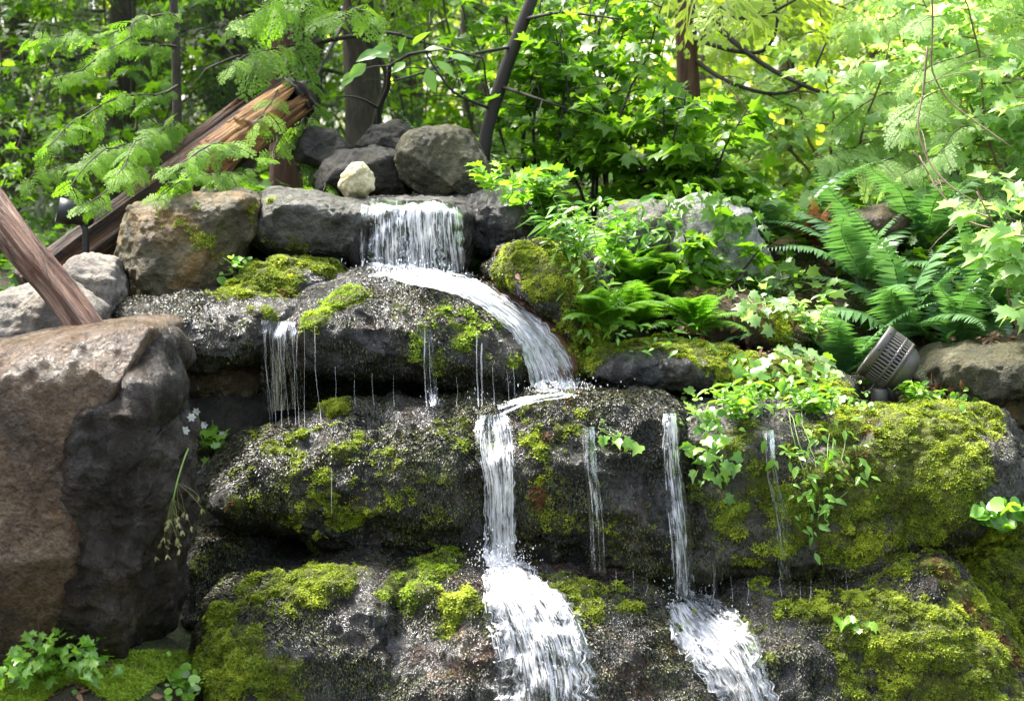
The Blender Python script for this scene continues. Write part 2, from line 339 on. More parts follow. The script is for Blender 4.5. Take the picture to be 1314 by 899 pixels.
# label, outline in photo pixels, distance, half depth, stone, options
ROCKS = [
 ('tall brown wet boulder with a flat grey top under the leaning weathered log', [(-70,452),(60,428),(150,414),(206,412),(216,425),(205,462),(150,488),(134,530),(140,600),(146,690),(118,765),(76,832),(20,845),(-80,815)], 5.18, 0.34, 'brown',
   dict(n=8, amp=0.006, fine=.003, planes=[((-0.1,-0.28,0.95),(120,450)),((0.45,-0.85,0.2),(170,470)),((-.5,-.85,.1),(-10,600)),((.1,-.9,-.35),(80,760))])),
 ('shaded right side of the tall brown boulder, a separate wet stone coloured black for shade', [(95,520),(128,462),(212,432),(218,500),(208,530),(224,558),(228,600),(222,700),(205,795),(150,842),(80,845),(90,600)], 5.15, 0.30, 'glossy', dict(n=3, amp=0.05)),  # the boulder's shaded facet as its own stone, shade put into the colour
 ('pale grey dry boulder at the foot of the leaning log', [(-40,400),(0,375),(40,362),(100,358),(140,395),(125,450),(-40,450)], 5.75, 0.25, 'pale', dict(n=3)),
 ('rounded pale stone wedged between the weathered log and the ochre boulder', [(78,350),(105,326),(150,333),(165,375),(160,430),(95,430)], 6.0, 0.2, 'pale', dict(n=3)),
 ('tall ochre boulder with a pointed pale edge under the broken rotten log', [(146,395),(152,350),(163,290),(172,262),(250,250),(312,246),(332,258),(328,300),(300,350),(262,392),(200,405)], 6.25, 0.25, 'ochre',
   dict(n=4, amp=0.02, planes=[((0.75,-0.62,-0.2),(268,320)),((-0.8,-0.6,0),(180,330))])),
 ('black wet stone in the gap behind the mossy hump', [(255,300),(300,265),(380,290),(450,330),(440,370),(280,375)], 6.5, 0.15, 'wet', dict()),
 ('long grey boulder forming the lip of the top waterfall', [(307,297),(325,265),(342,243),(400,246),(440,254),(476,257),(560,256),(600,255),(618,300),(592,350),(480,350),(420,331),(350,328),(318,312)], 6.45, 0.3, 'lip',
   dict(n=3.6, amp=0.018, lean=-0.55, planes=[((0,-0.25,0.97),(400,258))])),
 ('black wet stone carrying the top waterfall', [(440,262),(460,256),(600,254),(618,300),(594,354),(470,352),(446,320)], 6.40, 0.28, 'wet', dict(n=4, lean=-.1)),
 ('black boulder right of the top waterfall', [(588,300),(600,252),(650,240),(705,252),(722,300),(690,325),(620,330)], 6.5, 0.25, 'wet', dict(n=3.5, amp=0.03)),
 ('angular lichened block above the top waterfall', [(513,188),(528,170),(575,162),(601,170),(622,205),(632,238),(600,252),(540,250),(515,228)], 6.75, 0.24, 'lichen',
   dict(n=9, amp=0.016, lean=.3, planes=[((0.8,-0.6,0.1),(604,215)),((-0.5,-0.72,-0.48),(545,222)),((0.1,-.8,.55),(575,178))])),
 ('dull brown boulder behind the cream stone', [(405,225),(430,194),(490,190),(522,200),(528,250),(480,255),(410,250)], 6.8, 0.2, 'dark', dict(n=3.5)),
 ('dark pointed rock behind the lichened block', [(455,195),(478,163),(515,158),(538,178),(530,205)], 7.1, 0.2, 'dark', dict(n=3)),
 ('black rounded rock under the broken log end', [(380,195),(400,168),(430,170),(450,192),(430,215),(385,215)], 7.05, 0.2, 'dark', dict()),
 ('small egg-shaped cream stone on the lip of the top waterfall', [(435,240),(440,222),(452,210),(466,208),(478,222),(481,243),(472,254),(445,254)], 6.32, 0.055, 'cream', dict(n=2.1, amp=0.005, lean=0, facets=1)),
 # second step
 ('flat wet ledge with a rusty fringe beside the ochre boulder', [(150,405),(165,386),(230,370),(330,366),(420,378),(420,420),(345,462),(280,475),(215,468),(160,425)], 6.0, 0.3, 'wet', dict(n=3, lean=0.5)),
 ('moss capped hump behind the flat wet ledge', [(270,368),(320,345),(370,331),(430,334),(460,350),(440,390),(350,395),(280,390)], 6.2, 0.25, 'wet', dict(n=2.6)),
 ('broad wet dome under the top waterfall with one lime moss cushion', [(330,430),(345,396),(400,374),(470,352),(560,350),(630,372),(662,405),(690,450),(688,485),(640,502),(560,478),(450,470),(380,465),(345,455)], 6.0, 0.36, 'wet', dict(n=3, lean=0.35)),
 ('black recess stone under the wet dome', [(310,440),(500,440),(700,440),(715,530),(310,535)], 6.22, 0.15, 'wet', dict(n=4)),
 ('brown fractured rock below the flat wet ledge', [(216,465),(262,458),(330,450),(345,490),(325,512),(240,505),(220,490)], 6.02, 0.22, 'darkbrown', dict(n=3.5, amp=0.03)),
 ('dark low stone under the fractured rock', [(232,500),(300,495),(350,510),(355,555),(290,580),(236,560)], 6.0, 0.22, 'dark', dict(n=3)),
 ('rust coloured wet stone under the bend of the stream', [(590,372),(640,352),(700,360),(735,405),(765,450),(772,512),(690,520),(650,450)], 6.12, 0.28, 'red', dict(n=3, lean=0.5)),
 ('round boulder with thick moss cushions right of the stream', [(618,345),(640,320),(690,311),(745,322),(778,352),(785,400),(765,442),(735,450),(700,410),(650,372)], 6.1, 0.28, 'wet', dict(n=2.8, amp=0.03)),
 ('black slab with a level moss top below the lacy ferns', [(738,468),(760,446),(850,438),(935,443),(955,470),(935,500),(850,506),(775,496)], 5.95, 0.28, 'wet', dict(n=3.2, lean=-.3, planes=[((0,-0.1,1),(840,446))])),
 ('moss covered slab draped with ivy left of the round spotlight', [(920,470),(960,455),(1040,460),(1095,488),(1100,525),(1000,535),(930,510)], 5.92, 0.24, 'wet', dict(n=3)),
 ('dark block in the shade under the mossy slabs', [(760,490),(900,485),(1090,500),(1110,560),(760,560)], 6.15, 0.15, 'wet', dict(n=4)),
 ('low brown slab with leaf litter behind the lacy ferns', [(845,385),(895,368),(960,378),(1030,402),(1060,435),(1000,450),(900,440),(850,415)], 6.3, 0.25, 'darkbrown', dict(n=3)),
 ('pale cracked rock seen through the maple leaves', [(855,310),(868,262),(900,248),(960,268),(988,330),(988,372),(930,380),(865,350)], 6.6, 0.22, 'white', dict(n=4, amp=0.035, planes=[((0.7,-0.7,0.1),(945,320)),((-0.2,-0.6,0.7),(900,280))])),
 ('grey rock behind the tall upright fern', [(755,300),(790,264),(850,262),(878,300),(860,345),(770,340)], 6.65, 0.22, 'grey', dict(n=3.5)),
 ('flat brown rock under the red dead fern fronds', [(1045,292),(1075,272),(1130,267),(1168,280),(1162,303),(1100,318)], 6.9, 0.25, 'darkbrown', dict(n=3.5)),
 ('craggy grey rock right of the round spotlight', [(1175,480),(1200,456),(1260,447),(1350,432),(1380,470),(1320,492),(1240,514),(1190,508)], 5.98, 0.25, 'lichen', dict(n=4, amp=0.03)),
 ('small brown stone below the craggy grey rock', [(1250,520),(1280,496),(1370,488),(1370,550),(1265,550)], 5.95, 0.15, 'ochre', dict()),
 # third step
 ('long log-shaped wet boulder tapering towards the white flowers', [(238,612),(250,590),(300,570),(370,546),(430,522),(520,514),(600,517),(700,520),(725,600),(715,690),(650,718),(520,718),(450,708),(380,674),(290,658),(250,640)], 5.70, 0.3, 'wet', dict(n=2.4, amp=0.03, lean=.1)),
 ('wet scaly boulder between the two lower falls', [(590,560),(610,528),(680,508),(750,502),(820,508),(890,520),(925,560),(935,640),(920,722),(840,740),(760,735),(680,726),(625,700)], 5.66, 0.3, 'wet', dict(n=2.5, amp=0.03, lean=.1)),
 ('long mossy boulder with a bare grey end below the round spotlight', [(815,560),(830,524),(960,520),(1050,530),(1110,520),(1180,514),(1260,519),(1320,543),(1345,600),(1330,655),(1250,662),(1200,694),(1130,730),(1050,748),(950,748),(830,735),(815,640)], 5.66, 0.32, 'wetgrey', dict(n=2.5, amp=0.028, lean=.1)),
 ('dark knobbly rock in the hollow beside the tall brown boulder', [(246,800),(250,705),(265,674),(300,665),(350,680),(368,740),(335,820)], 5.66, 0.2, 'wet', dict(n=3, amp=0.03)),
 ('small mossy wedge under the log-shaped boulder', [(340,692),(400,686),(455,712),(470,770),(345,800)], 5.72, 0.15, 'wet', dict(n=3)),
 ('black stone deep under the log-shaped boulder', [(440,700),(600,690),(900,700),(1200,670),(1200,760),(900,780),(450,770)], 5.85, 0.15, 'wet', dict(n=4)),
 # lowest step
 ('rounded boulder with a moss shoulder at the foot of the falls', [(250,990),(246,830),(262,768),(320,740),(400,729),(470,720),(520,740),(540,820),(560,990)], 5.36, 0.32, 'wet', dict(n=3, lean=0.35)),
 ('broad streaming boulder splitting the main fall', [(410,990),(410,830),(450,760),(510,715),(580,703),(640,714),(700,722),(760,736),(830,748),(885,772),(935,820),(980,990)], 5.42, 0.36, 'wetrust', dict(n=2.8, lean=0.55)),
 ('glistening slope under the thin trickles right of the narrow fall', [(870,990),(885,800),(930,748),(990,743),(1050,746),(1120,730),(1160,760),(1180,990)], 5.42, 0.36, 'wet', dict(n=2.8, lean=0.55)),
 ('moss wedge with a rusty ridge running down its edge', [(1040,990),(1060,800),(1100,745),(1150,722),(1195,710),(1215,722),(1262,775),(1330,850),(1370,990)], 5.38, 0.32, 'wet', dict(n=2.6, lean=0.3, planes=[((0.75,-0.45,0.45),(1240,760))])),
 ('thickly mossed boulder behind the rusty ridge', [(1212,705),(1255,686),(1340,678),(1420,690),(1430,880),(1330,870),(1250,790),(1220,735)], 5.62, 0.25, 'wet', dict(n=2.8)),
]
M_ROCK['glossy'] = rock_mat('shade_black_wet_stone', (0.006, 0.0045, 0.0035), (0.017, 0.012, 0.008), (0.042, 0.031, 0.022), (0.04, 0.024, 0.01), 0.4, (0.15, 0.5), 1.3, spec=.2, film=.35)  # wet stone whose near black also paints the boulder's shaded side
M_ROCK['lip'] = rock_mat('grey_wet_lip_stone', (0.02, 0.02, 0.016), (0.11, 0.106, 0.09), (0.32, 0.31, 0.28), (0.04, 0.045, 0.012), 0.45, (0.3, 0.65), 1.6)
M_ROCK['dark'] = rock_mat('dark_stone', (0.008, 0.007, 0.006), (0.024, 0.022, 0.017), (0.055, 0.05, 0.038), (0.03, 0.027, 0.012), 0.3, (0.45, 0.8), 1.0)
M_ROCK['darkbrown'] = rock_mat('dark_brown_stone', (0.02, 0.014, 0.009), (0.06, 0.045, 0.028), (0.13, 0.1, 0.066), (0.1, 0.06, 0.02), 0.4, (0.3, 0.7), 1.3)
M_ROCK['wetgrey'] = rock_mat('grey_end_stone', (0.02, 0.02, 0.018), (0.06, 0.057, 0.05), (0.14, 0.13, 0.115), (0.06, 0.04, 0.02), 0.35, (0.25, 0.6), 1.1)
M_ROCK['wetrust'] = rock_mat('rust_stained_wet_stone', (0.006, 0.006, 0.006), (0.02, 0.018, 0.016), (0.055, 0.05, 0.045), (0.11, 0.04, 0.015), 0.75, (0.08, 0.36), 1.5, speck=.8, spec=.34, film=1.0)

def rock_verts(outline, Y, depth, level, n=3.0, amp=0.022, lean=0.15, planes=(), seed=0, facets=7, fine=0.006):
    P2 = np.array([W(px, py, Y) for px, py in outline])[:, [0, 2]]
    c = (P2.min(0) + P2.max(0)) / 2 * 0.5 + P2.mean(0) * 0.5
    th = np.linspace(-math.pi, math.pi, 721); D = np.stack([np.cos(th), np.sin(th)], -1)
    A = P2 - c; B = np.roll(A, -1, 0); R = np.zeros(len(th))
    for a, b in zip(A, B):                     # ray / segment hits
        e = b - a; den = D[:, 0] * -e[1] + D[:, 1] * e[0]
        den = np.where(np.abs(den) < 1e-9, 1e-9, den)
        s = (a[0] * -e[1] + a[1] * e[0]) / den; u = (D[:, 0] * a[1] - D[:, 1] * a[0]) / den
        ok = (s > 0) & (u >= -0.001) & (u <= 1.001); R = np.where(ok & (s > R), s, R)
    k = 9; Rp = np.concatenate([R[-k - 1:-1], R, R[1:k + 1]]); R = np.convolve(Rp, np.hanning(2 * k + 3)[1:-1] / np.hanning(2 * k + 3).sum(), 'same')[k:-k]
    v, f = ico(level); r = np.hypot(v[:, 0], v[:, 2]); kk = (r ** n + np.abs(v[:, 1]) ** n) ** (1 / n)
    s, t = r / kk, v[:, 1] / kk
    ang = np.arctan2(v[:, 2], v[:, 0]); RR = np.interp(ang, th, R)
    q = np.stack([c[0] + np.cos(ang) * RR * s, np.zeros(len(v)), c[1] + np.sin(ang) * RR * s], -1)
    q[:, 1] = Y + depth * t + lean * (q[:, 2] - c[1])
    size = min(1.0, max(0.18, R.mean()) / 0.35)
    rs = rng(seed + 11)
    for _ in range(facets):                          # small random facets
        d = rs.normal(size=3); d /= np.linalg.norm(d)
        if d[1] > 0.2: d = -d
        pr = (q - np.array([c[0], Y, c[1]])) @ d; lim = np.quantile(pr, 1.0) * rs.uniform(0.86, 0.95)
        q -= np.maximum(pr - lim, 0)[:, None] * d * 0.85
    for nn, (px, py) in planes:
        nn = np.array(nn, float); nn /= np.linalg.norm(nn); a = W(px, py, Y - depth * 0.95)
        pr = (q - a) @ nn; q -= np.maximum(pr, 0)[:, None] * nn * 0.93
    nm = vnormals(q, f); z = q + seed * 7.3
    q = q + nm * (amp * size * 1.1 * fbm(z * 3.5, 3, seed) + amp * size * 0.5 * ridged(z * 9.0, 3, seed + 3) + fine * fbm(z * 30.0, 3, seed + 5))[:, None]
    return q, f

BIG = ('tall brown', 'tall ochre', 'long grey', 'broad wet dome', 'round boulder', 'log-shaped wet', 'wet scaly', 'long mossy', 'rounded boulder with', 'broad streaming', 'glistening', 'moss wedge', 'thickly', 'flat wet ledge', 'angular')
rk = []; bv, bf, bo = [], [], 0
for i, (lab, outl, Y, dep, st, op) in enumerate(ROCKS):
    lv = 7 if any(b in lab for b in BIG) else 6
    q, f = rock_verts(outl, Y, dep, lv, seed=i, **op)
    rk.append([lab, q, f, st])
    ql, fl_ = rock_verts(outl, Y, dep, 5, seed=i, **op); bv.append(ql); bf.append(fl_ + bo); bo += len(ql)
gtri = np.vstack([gq[:, [0, 1, 2]], gq[:, [0, 2, 3]]])
_keep = (np.abs(gv[gtri].mean(1)[:, 0]) < 6) & (gv[gtri].mean(1)[:, 1] > 3) & (gv[gtri].mean(1)[:, 1] < 25)
bv.append(gv); bf.append(gtri[_keep] + bo)
BVH = BVHTree.FromPolygons(np.vstack(bv).tolist(), np.vstack(bf).tolist(), all_triangles=True)
def hit(px, py, off=0.0):
    """the rock or ground surface seen at photo pixel (px, py): point and normal"""
    l, n, i, d = BVH.ray_cast(Vector((0, 0, CAM_Z)), raydir(px, py), 100.0)
    if l is None: p = W(px, py, 7.0); return p, np.array([0, -0.3, 0.95])
    l, n = np.array(l), np.array(n)
    if n @ np.array(raydir(px, py)) > 0: n = -n
    return l + n * off, n

# ------------------------------------------------------------------ where moss grows (photo px, py, radius px, strength)
SPOTS = [(440,385,38,1.25,1),(405,405,26,1.1,1),(350,350,55,0.95,0),(405,338,50,1.0,0),(300,372,40,0.8,0),(560,405,50,0.5,1),(625,415,45,0.6,1),(560,440,50,0.45,1),(320,400,40,0.45,0),(650,440,40,0.45,1),
 (665,325,50,1.0,0),(720,345,60,1.05,0),(745,395,50,0.6,0),(700,322,45,1.0,0),(765,450,45,1.0,0),(830,443,60,1.05,0),(900,448,60,1.05,0),(770,430,40,.9,0),(650,335,40,.9,0),
 (960,470,55,1.0,0),(1020,475,55,1.0,0),(1070,492,45,0.9,0),(1000,505,45,0.6,0),(910,390,55,0.5,0),(1005,418,45,0.7,0),(950,395,40,.5,0),
 (1180,530,100,1.1,0),(1245,530,60,1.15,0),(1120,610,120,0.9,0),(1190,620,100,0.95,0),(960,640,80,0.6,0),(1010,690,80,0.5,0),(1070,660,90,0.8,0),(1130,690,70,0.8,0),(1110,535,60,0.9,0),(930,560,50,.5,0),
 (700,560,45,0.6,0),(735,545,40,0.4,0),(680,540,35,.6,0),(740,650,60,.3,0),(800,680,60,.3,0),
 (380,600,90,0.40,0),(430,640,60,0.48,0),(590,580,70,0.42,0),(430,560,50,0.3,0),(470,620,80,0.3,0),(300,600,40,.3,0),(430,520,26,.9,0),(560,620,60,.3,0),(330,560,30,.7,0),
 (300,790,60,0.85,0),(300,850,70,0.85,0),(350,870,60,0.7,0),(400,742,60,0.85,0),(340,755,50,.9,0),(265,840,40,0.8,0),(450,730,40,0.7,0),(270,730,40,.35,0),(400,700,30,.5,0),
 (555,725,50,1.0,1),(525,755,45,1.05,1),(590,785,42,0.8,0),(480,775,30,0.45,0),(740,762,50,0.6,0),(805,770,35,0.7,0),(720,740,30,.55,0),(880,800,30,.5,0),
 (1130,780,70,0.85,0),(1170,830,90,0.85,0),(1240,775,50,1.15,0),(1280,830,60,1.1,0),(1110,850,80,0.7,0),(1210,870,80,0.8,0),(1280,880,60,0.9,0),(990,770,60,.35,0),(1060,790,50,.6,0),(1215,735,30,1.0,0),(960,830,50,.4,0),
 (1270,700,80,1.05,0),(1290,770,90,1.0,0),(1310,720,60,1.0,0),(1195,722,22,1.1,2),(1215,745,20,1.1,2),(1235,775,20,1.1,2),(1258,800,18,1.0,2),(1285,825,20,1.0,2),(1300,850,18,1,2),(1110,560,16,.9,2),(1125,545,18,.9,2),(695,515,26,.8,2),(740,512,26,.8,2),(655,540,16,.8,2),(705,560,14,.7,2),(400,525,14,.7,2),(300,650,20,.6,2),(690,640,25,.6,2),(240,310,50,.35,0),(360,300,50,0.35,0)]
spot_w = [(*hit(px, py)[0], r, s, k) for px, py, r, s, k in SPOTS]
spot_w = [(x, y, z, r * y / F_PX, s, k) for x, y, z, r, s, k in spot_w]
def moss_field(p, seed=3):
    m = np.zeros(len(p)); lime = np.zeros(len(p)); rust = np.zeros(len(p))
    for x, y, z, r, s, k in spot_w:
        d = np.sqrt(((p - (x, y, z)) ** 2).sum(1)) / r
        w = s * (1 - sstep(0.45, 1.25, d)); m = np.maximum(m, w)
        if k == 1: lime = np.maximum(lime, 1 - sstep(0.6, 1.2, d))
        if k == 2: rust = np.maximum(rust, 1 - sstep(0.5, 1.1, d))
    nz = fbm(p * 14.0, 4, seed) * 0.40 + fbm(p * 45.0, 2, seed + 9) * 0.22
    return np.clip(m * 1.05 + nz * (m > 0.02) - 0.22, 0, 1), lime, rust

def moss_mat(name, cols, rough=0.7):
    t = NT(name); v = t.attr('var'); co = t.n('TexCoord').outputs['Object']
    n = t.math('ADD', t.math('MULTIPLY', t.noise(co, 6.0, 4, 0.6, 0.4), 0.6), t.math('MULTIPLY', t.noise(co, 26.0, 4, 0.65), 0.4))
    n = t.ramp(n, [(0.36, 0.0), (0.62, 1.0)])
    vv = t.math('ADD', t.math('MULTIPLY', v, 0.5), t.math('MULTIPLY', n, 0.5))
    c = t.ramp(vv, [(0.10, cols[0]), (0.28, cols[1]), (0.62, cols[2]), (0.93, cols[3])])
    p = t.n('BsdfPrincipled', {'Base Color': c, 'Roughness': rough, 'Specular IOR Level': 0.35})
    tr = t.n('BsdfTranslucent', {'Color': t.mix(1.0, c, (1.6, 1.6, 0.8), 'MULTIPLY')})
    return t.out(t.n('MixShader', {0: 0.35, 1: p.outputs[0], 2: tr.outputs[0]}).outputs[0])
M_MOSS = moss_mat('moss_leaves', [(0.11, 0.06, 0.016), (0.085, 0.125, 0.010), (0.22, 0.28, 0.015), (0.46, 0.50, 0.045)])
M_LIME = moss_mat('lime_moss_leaves', [(0.08, 0.13, 0.01), (0.15, 0.24, 0.012), (0.24, 0.34, 0.02), (0.34, 0.44, 0.04)])
M_RUST = moss_mat('rusty_dead_moss', [(0.035, 0.014, 0.007), (0.08, 0.032, 0.012), (0.15, 0.07, 0.025), (0.22, 0.13, 0.04)])
def wetleaf_mat():
    t = NT('wet_liverwort'); v = t.attr('var')
    c = t.ramp(v, [(0.0, (0.006, 0.006, 0.005)), (0.45, (0.020, 0.021, 0.011)), (0.7, (0.05, 0.055, 0.015)), (0.92, (0.11, 0.13, 0.02)), (1.0, (0.09, 0.04, 0.02))])
    return t.out(t.n('BsdfPrincipled', {'Base Color': c, 'Roughness': 0.36, 'Specular IOR Level': 0.24}).outputs[0])
M_WET = wetleaf_mat()
# tuft: five bent blades;  scale: one cupped leaflet
def _tuft(nb, seed):
    r = rng(seed); V, F = [], []
    for b in range(nb):
        a = b / nb * 6.283 + r.uniform(-.4, .4); o = np.array([math.cos(a), math.sin(a), 0]); s = np.array([-o[1], o[0], 0]); l = r.uniform(.7, 1.2); k = len(V)
        V += [o * .05 - s * .16, o * .05 + s * .16, o * .45 * l + s * .2 + (0, 0, .5 * l), o * .45 * l - s * .2 + (0, 0, .5 * l), o * .95 * l + (0, 0, .62 * l)]
        F += [(k, k + 1, k + 2), (k, k + 2, k + 3), (k + 3, k + 2, k + 4)]
    return np.array(V), np.array(F)
TUFT = _tuft(5, 1)
SCALE_L = (np.array([(0, -.1, 0), (.27, .35, .08), (.17, .9, .04), (0, 1.15, -.05), (-.17, .9, .04), (-.27, .35, .08), (0, .5, -.04)]), np.array([(6, 0, 1), (6, 1, 2), (6, 2, 3), (6, 3, 4), (6, 4, 5), (6, 5, 0)]))
def surf_samples(q, f, nm, weight, density, r):
    """random surface points, denser where weight (per vertex) is high"""
    tri = q[f]; ar = np.linalg.norm(np.cross(tri[:, 1] - tri[:, 0], tri[:, 2] - tri[:, 0]), axis=1) / 2
    w = weight[f].mean(1); ex = ar * w * density; cnt = r.poisson(ex); idx = np.repeat(np.arange(len(f)), cnt)
    u = r.random((len(idx), 2)); fl = u.sum(1) > 1; u[fl] = 1 - u[fl]
    p = tri[idx, 0] + u[:, :1] * (tri[idx, 1] - tri[idx, 0]) + u[:, 1:] * (tri[idx, 2] - tri[idx, 0])
    return p, nm[f[idx, 0]], w[idx]
WETNESS = {}   # how much wet liverwort covers each boulder
for key, val in (('wet dome', .75), ('flat wet ledge', .45), ('log-shaped wet', .95), ('wet scaly', 1.0), ('long mossy', .6), ('rounded boulder with', 1.0), ('broad streaming', 1.0), ('glistening', .9), ('moss wedge', .6), ('knobbly', .8), ('thickly', .4), ('round boulder', .6), ('wedge under', .5), ('recess', .25), ('rusty fringe', .4)):
    WETNESS[key] = val
ROCK_OB = {}
for i, (lab, q, f, st) in enumerate(rk):
    nm = vnormals(q, f); mo, lime, rust = moss_field(q); mo = mo * sstep(0.75, 0.4, nm[:, 1])
    if st in ('cream', 'pale', 'white'): mo = mo * 0
    swell = 0.015 * sstep(0.35, 0.9, mo) * (0.5 + 0.7 * np.clip(fbm(q * 16, 2, 5) + .4, 0, 1))
    q = q + nm * swell[:, None]
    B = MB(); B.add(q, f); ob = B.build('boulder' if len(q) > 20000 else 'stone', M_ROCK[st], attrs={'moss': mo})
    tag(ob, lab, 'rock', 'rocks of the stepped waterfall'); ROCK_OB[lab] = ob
    r = rng(100 + i); vis = sstep(0.55, 0.15, nm[:, 1]) * (nm[:, 1] < 0.5)
    for part, mat, wgt, dens in (('moss', M_MOSS, vis * sstep(0.10, 0.65, mo) * (1 - lime) * (1 - rust), 62000), ('moss', M_LIME, vis * sstep(0.12, 0.55, mo) * lime, 34000), ('dead_moss', M_RUST, vis * sstep(0.2, 0.5, mo) * rust, 22000)):
        p, n, w = surf_samples(q, f, nm, wgt, dens, r)
        if len(p) < 30: continue
        up = nrm(n + np.array([0, 0, 0.55]) + r.normal(0, .35, n.shape)); d = nrm(np.cross(up, r.normal(size=n.shape)))
        big = 1 + 0.5 * fbm(p * 20, 2, 8); T = MB()
        T.stamp(TUFT[0], TUFT[1], frames(d, up), p - n * 0.002, r.uniform(0.0035, 0.009, len(p)) * np.clip(1 + .9 * fbm(p * 24, 2, 8), .45, 1.9), np.clip(r.random(len(p)) * .8 + .1 + fbm(p * 7, 2, 4) * .3, 0, 1))
        T.build(part, mat, ob)
    wet = max([v for k, v in WETNESS.items() if k in lab] or [0])
    if wet:
        wf = vis * wet * (1 - 0.8 * sstep(0.3, 0.7, mo)) * np.clip(0.62 + fbm(q * 7, 4, 77) * 1.2, 0.08, 1)
        p, n, w = surf_samples(q, f, nm, wf, 70000, r)
        if len(p) > 30:
            dn = np.array([0, 0, -1.0]) - n * (n @ np.array([0, 0, -1.0]))[:, None]
            d = nrm(nrm(dn) + r.normal(0, .28, n.shape) + n * .30); T = MB()
            T.stamp(SCALE_L[0], SCALE_L[1], frames(d, nrm(n + r.normal(0, .30, n.shape))), p + n * 0.001, r.uniform(0.0035, 0.0085, len(p)), np.clip(r.random(len(p)) * .85 + fbm(p * 9, 2, 6) * .25, 0, 1))
            T.build('wet_growth', M_WET, ob)
# ------------------------------------------------------------------ running water, draped over the boulders
M_WHITE = water_mat('white_water', 0.40, 0.66, 1.0, 0.9, 1.6)
M_FAN = water_mat('broken_white_water', 0.42, 0.62, 1.25, 0.88, 1.9)
M_VEIL = water_mat('thin_water_veil', 0.44, 0.68, .9, 0.9)
M_FILM = water_mat('water_film', 0.60, 0.80, 1.0, 0.8, 6.0, 1.0)
def foam_mat(clear):
    t = NT('foam'); p = t.n('BsdfPrincipled', {'Base Color': (0.92, 0.93, 0.95, 1), 'Roughness': 0.3})
    tr = t.n('BsdfTranslucent', {'Color': (0.92, 0.93, 0.95, 1)})
    tp = t.n('BsdfTransparent', {})
    a = t.n('MixShader', {0: 0.3, 1: p.outputs[0], 2: tr.outputs[0]})
    return t.out(t.n('MixShader', {0: clear, 1: a.outputs[0], 2: tp.outputs[0]}).outputs[0])
M_FOAM = foam_mat(.5); M_DRIP = foam_mat(.80)
def flow_pts(pix, off=0.012, free=True):
    """points where water running through these photo pixels touches the rock; it never runs back inward under an overhang"""
    out = []; ymin = 1e9
    for px, py in pix:
        p, n = hit(px, py); y = p[1]
        if free: y = min(y, ymin + 0.004); ymin = min(ymin, y)
        out.append(y)
    y = np.array(out)
    if len(y) > 4:
        k = np.array([1, 2, 3, 2, 1.]) / 9; y = np.minimum(y + 0.002, np.convolve(np.pad(y, 2, 'edge'), k, 'valid'))
    return np.array([W(px, py, yy - off) for (px, py), yy in zip(pix, y)])
def path_at(rows, k):
    """rows = (px, py, half width px) along the flow; returns k resampled rows with a cross direction"""
    r = np.array(rows, float); d = np.concatenate([[0], np.cumsum(np.hypot(*np.diff(r[:, :2], axis=0).T))]); s = np.linspace(0, d[-1], k)
    q = np.stack([np.interp(s, d, r[:, c]) for c in range(3)], -1)
    for _ in range(3): q[1:-1] = (q[:-2] + 2 * q[1:-1] + q[2:]) / 4
    t = np.gradient(q[:, :2], axis=0); t /= np.linalg.norm(t, axis=1, keepdims=True)
    return q, np.stack([t[:, 1], -t[:, 0]], -1)
FLOW_LOG = []
def sheet(B, FL, rows, nu, nv, off=0.012, dense=0.5, seed=0, free=True):
    q, c = path_at(rows, nv); G = np.zeros((nv, nu, 3)); r = rng(seed)
    wob = fbm(np.stack([np.arange(nv) * .45, np.zeros(nv) + seed, np.zeros(nv)], -1), 3, seed) * .10
    for j in range(nu):
        u = (j / (nu - 1) * 2 - 1)
        e = 1 + wob * np.sign(u) * (abs(u) > .5)
        G[:, j] = flow_pts([(q[i, 0] + c[i, 0] * u * q[i, 2] * e[i], q[i, 1] + c[i, 1] * u * q[i, 2] * e[i]) for i in range(nv)], off + 0.014 * (1 - u * u), free)
    for _ in range(2): G[:, 1:-1, 1] = (G[:, :-2, 1] + 2 * G[:, 1:-1, 1] + G[:, 2:, 1]) / 4
    s = np.concatenate([[0], np.cumsum(np.linalg.norm(np.diff(G[:, nu // 2], axis=0), axis=1))])
    wid = np.linalg.norm(G[:, -1] - G[:, 0], axis=1).mean()
    uu, vv = np.meshgrid(np.linspace(-.5, .5, nu) * wid, s); P = G.reshape(-1, 3)
    rip = fbm(np.stack([uu.ravel() * 55, vv.ravel() * 6, np.full(uu.size, seed * 3.7)], -1), 3, seed)
    P = P + np.stack([0 * rip, -0.007 * rip, 0.003 * rip], -1)
    i = np.arange(nv - 1)[:, None] * nu; j = np.arange(nu - 1)[None]
    f = np.stack([i + j, i + j + 1, i + j + nu + 1, i + j + nu], -1).reshape(-1, 4)
    edge = 1 - np.abs(np.linspace(-1, 1, nu)) ** 3
    dn = np.linspace(*dense, nv)[:, None] if isinstance(dense, tuple) else dense
    a = (dn * (0.6 + 0.4 * np.repeat(edge[None], nv, 0))).ravel()
    endf = np.minimum(1, np.minimum(np.arange(nv) / 3.0, (nv - 1 - np.arange(nv)) / 2.0 + .4)); a = a * np.repeat(endf, nu)
    B.add(P, f, a); FL.append(np.stack([uu.ravel() + seed * 1.7, vv.ravel(), np.zeros(uu.size)], -1))
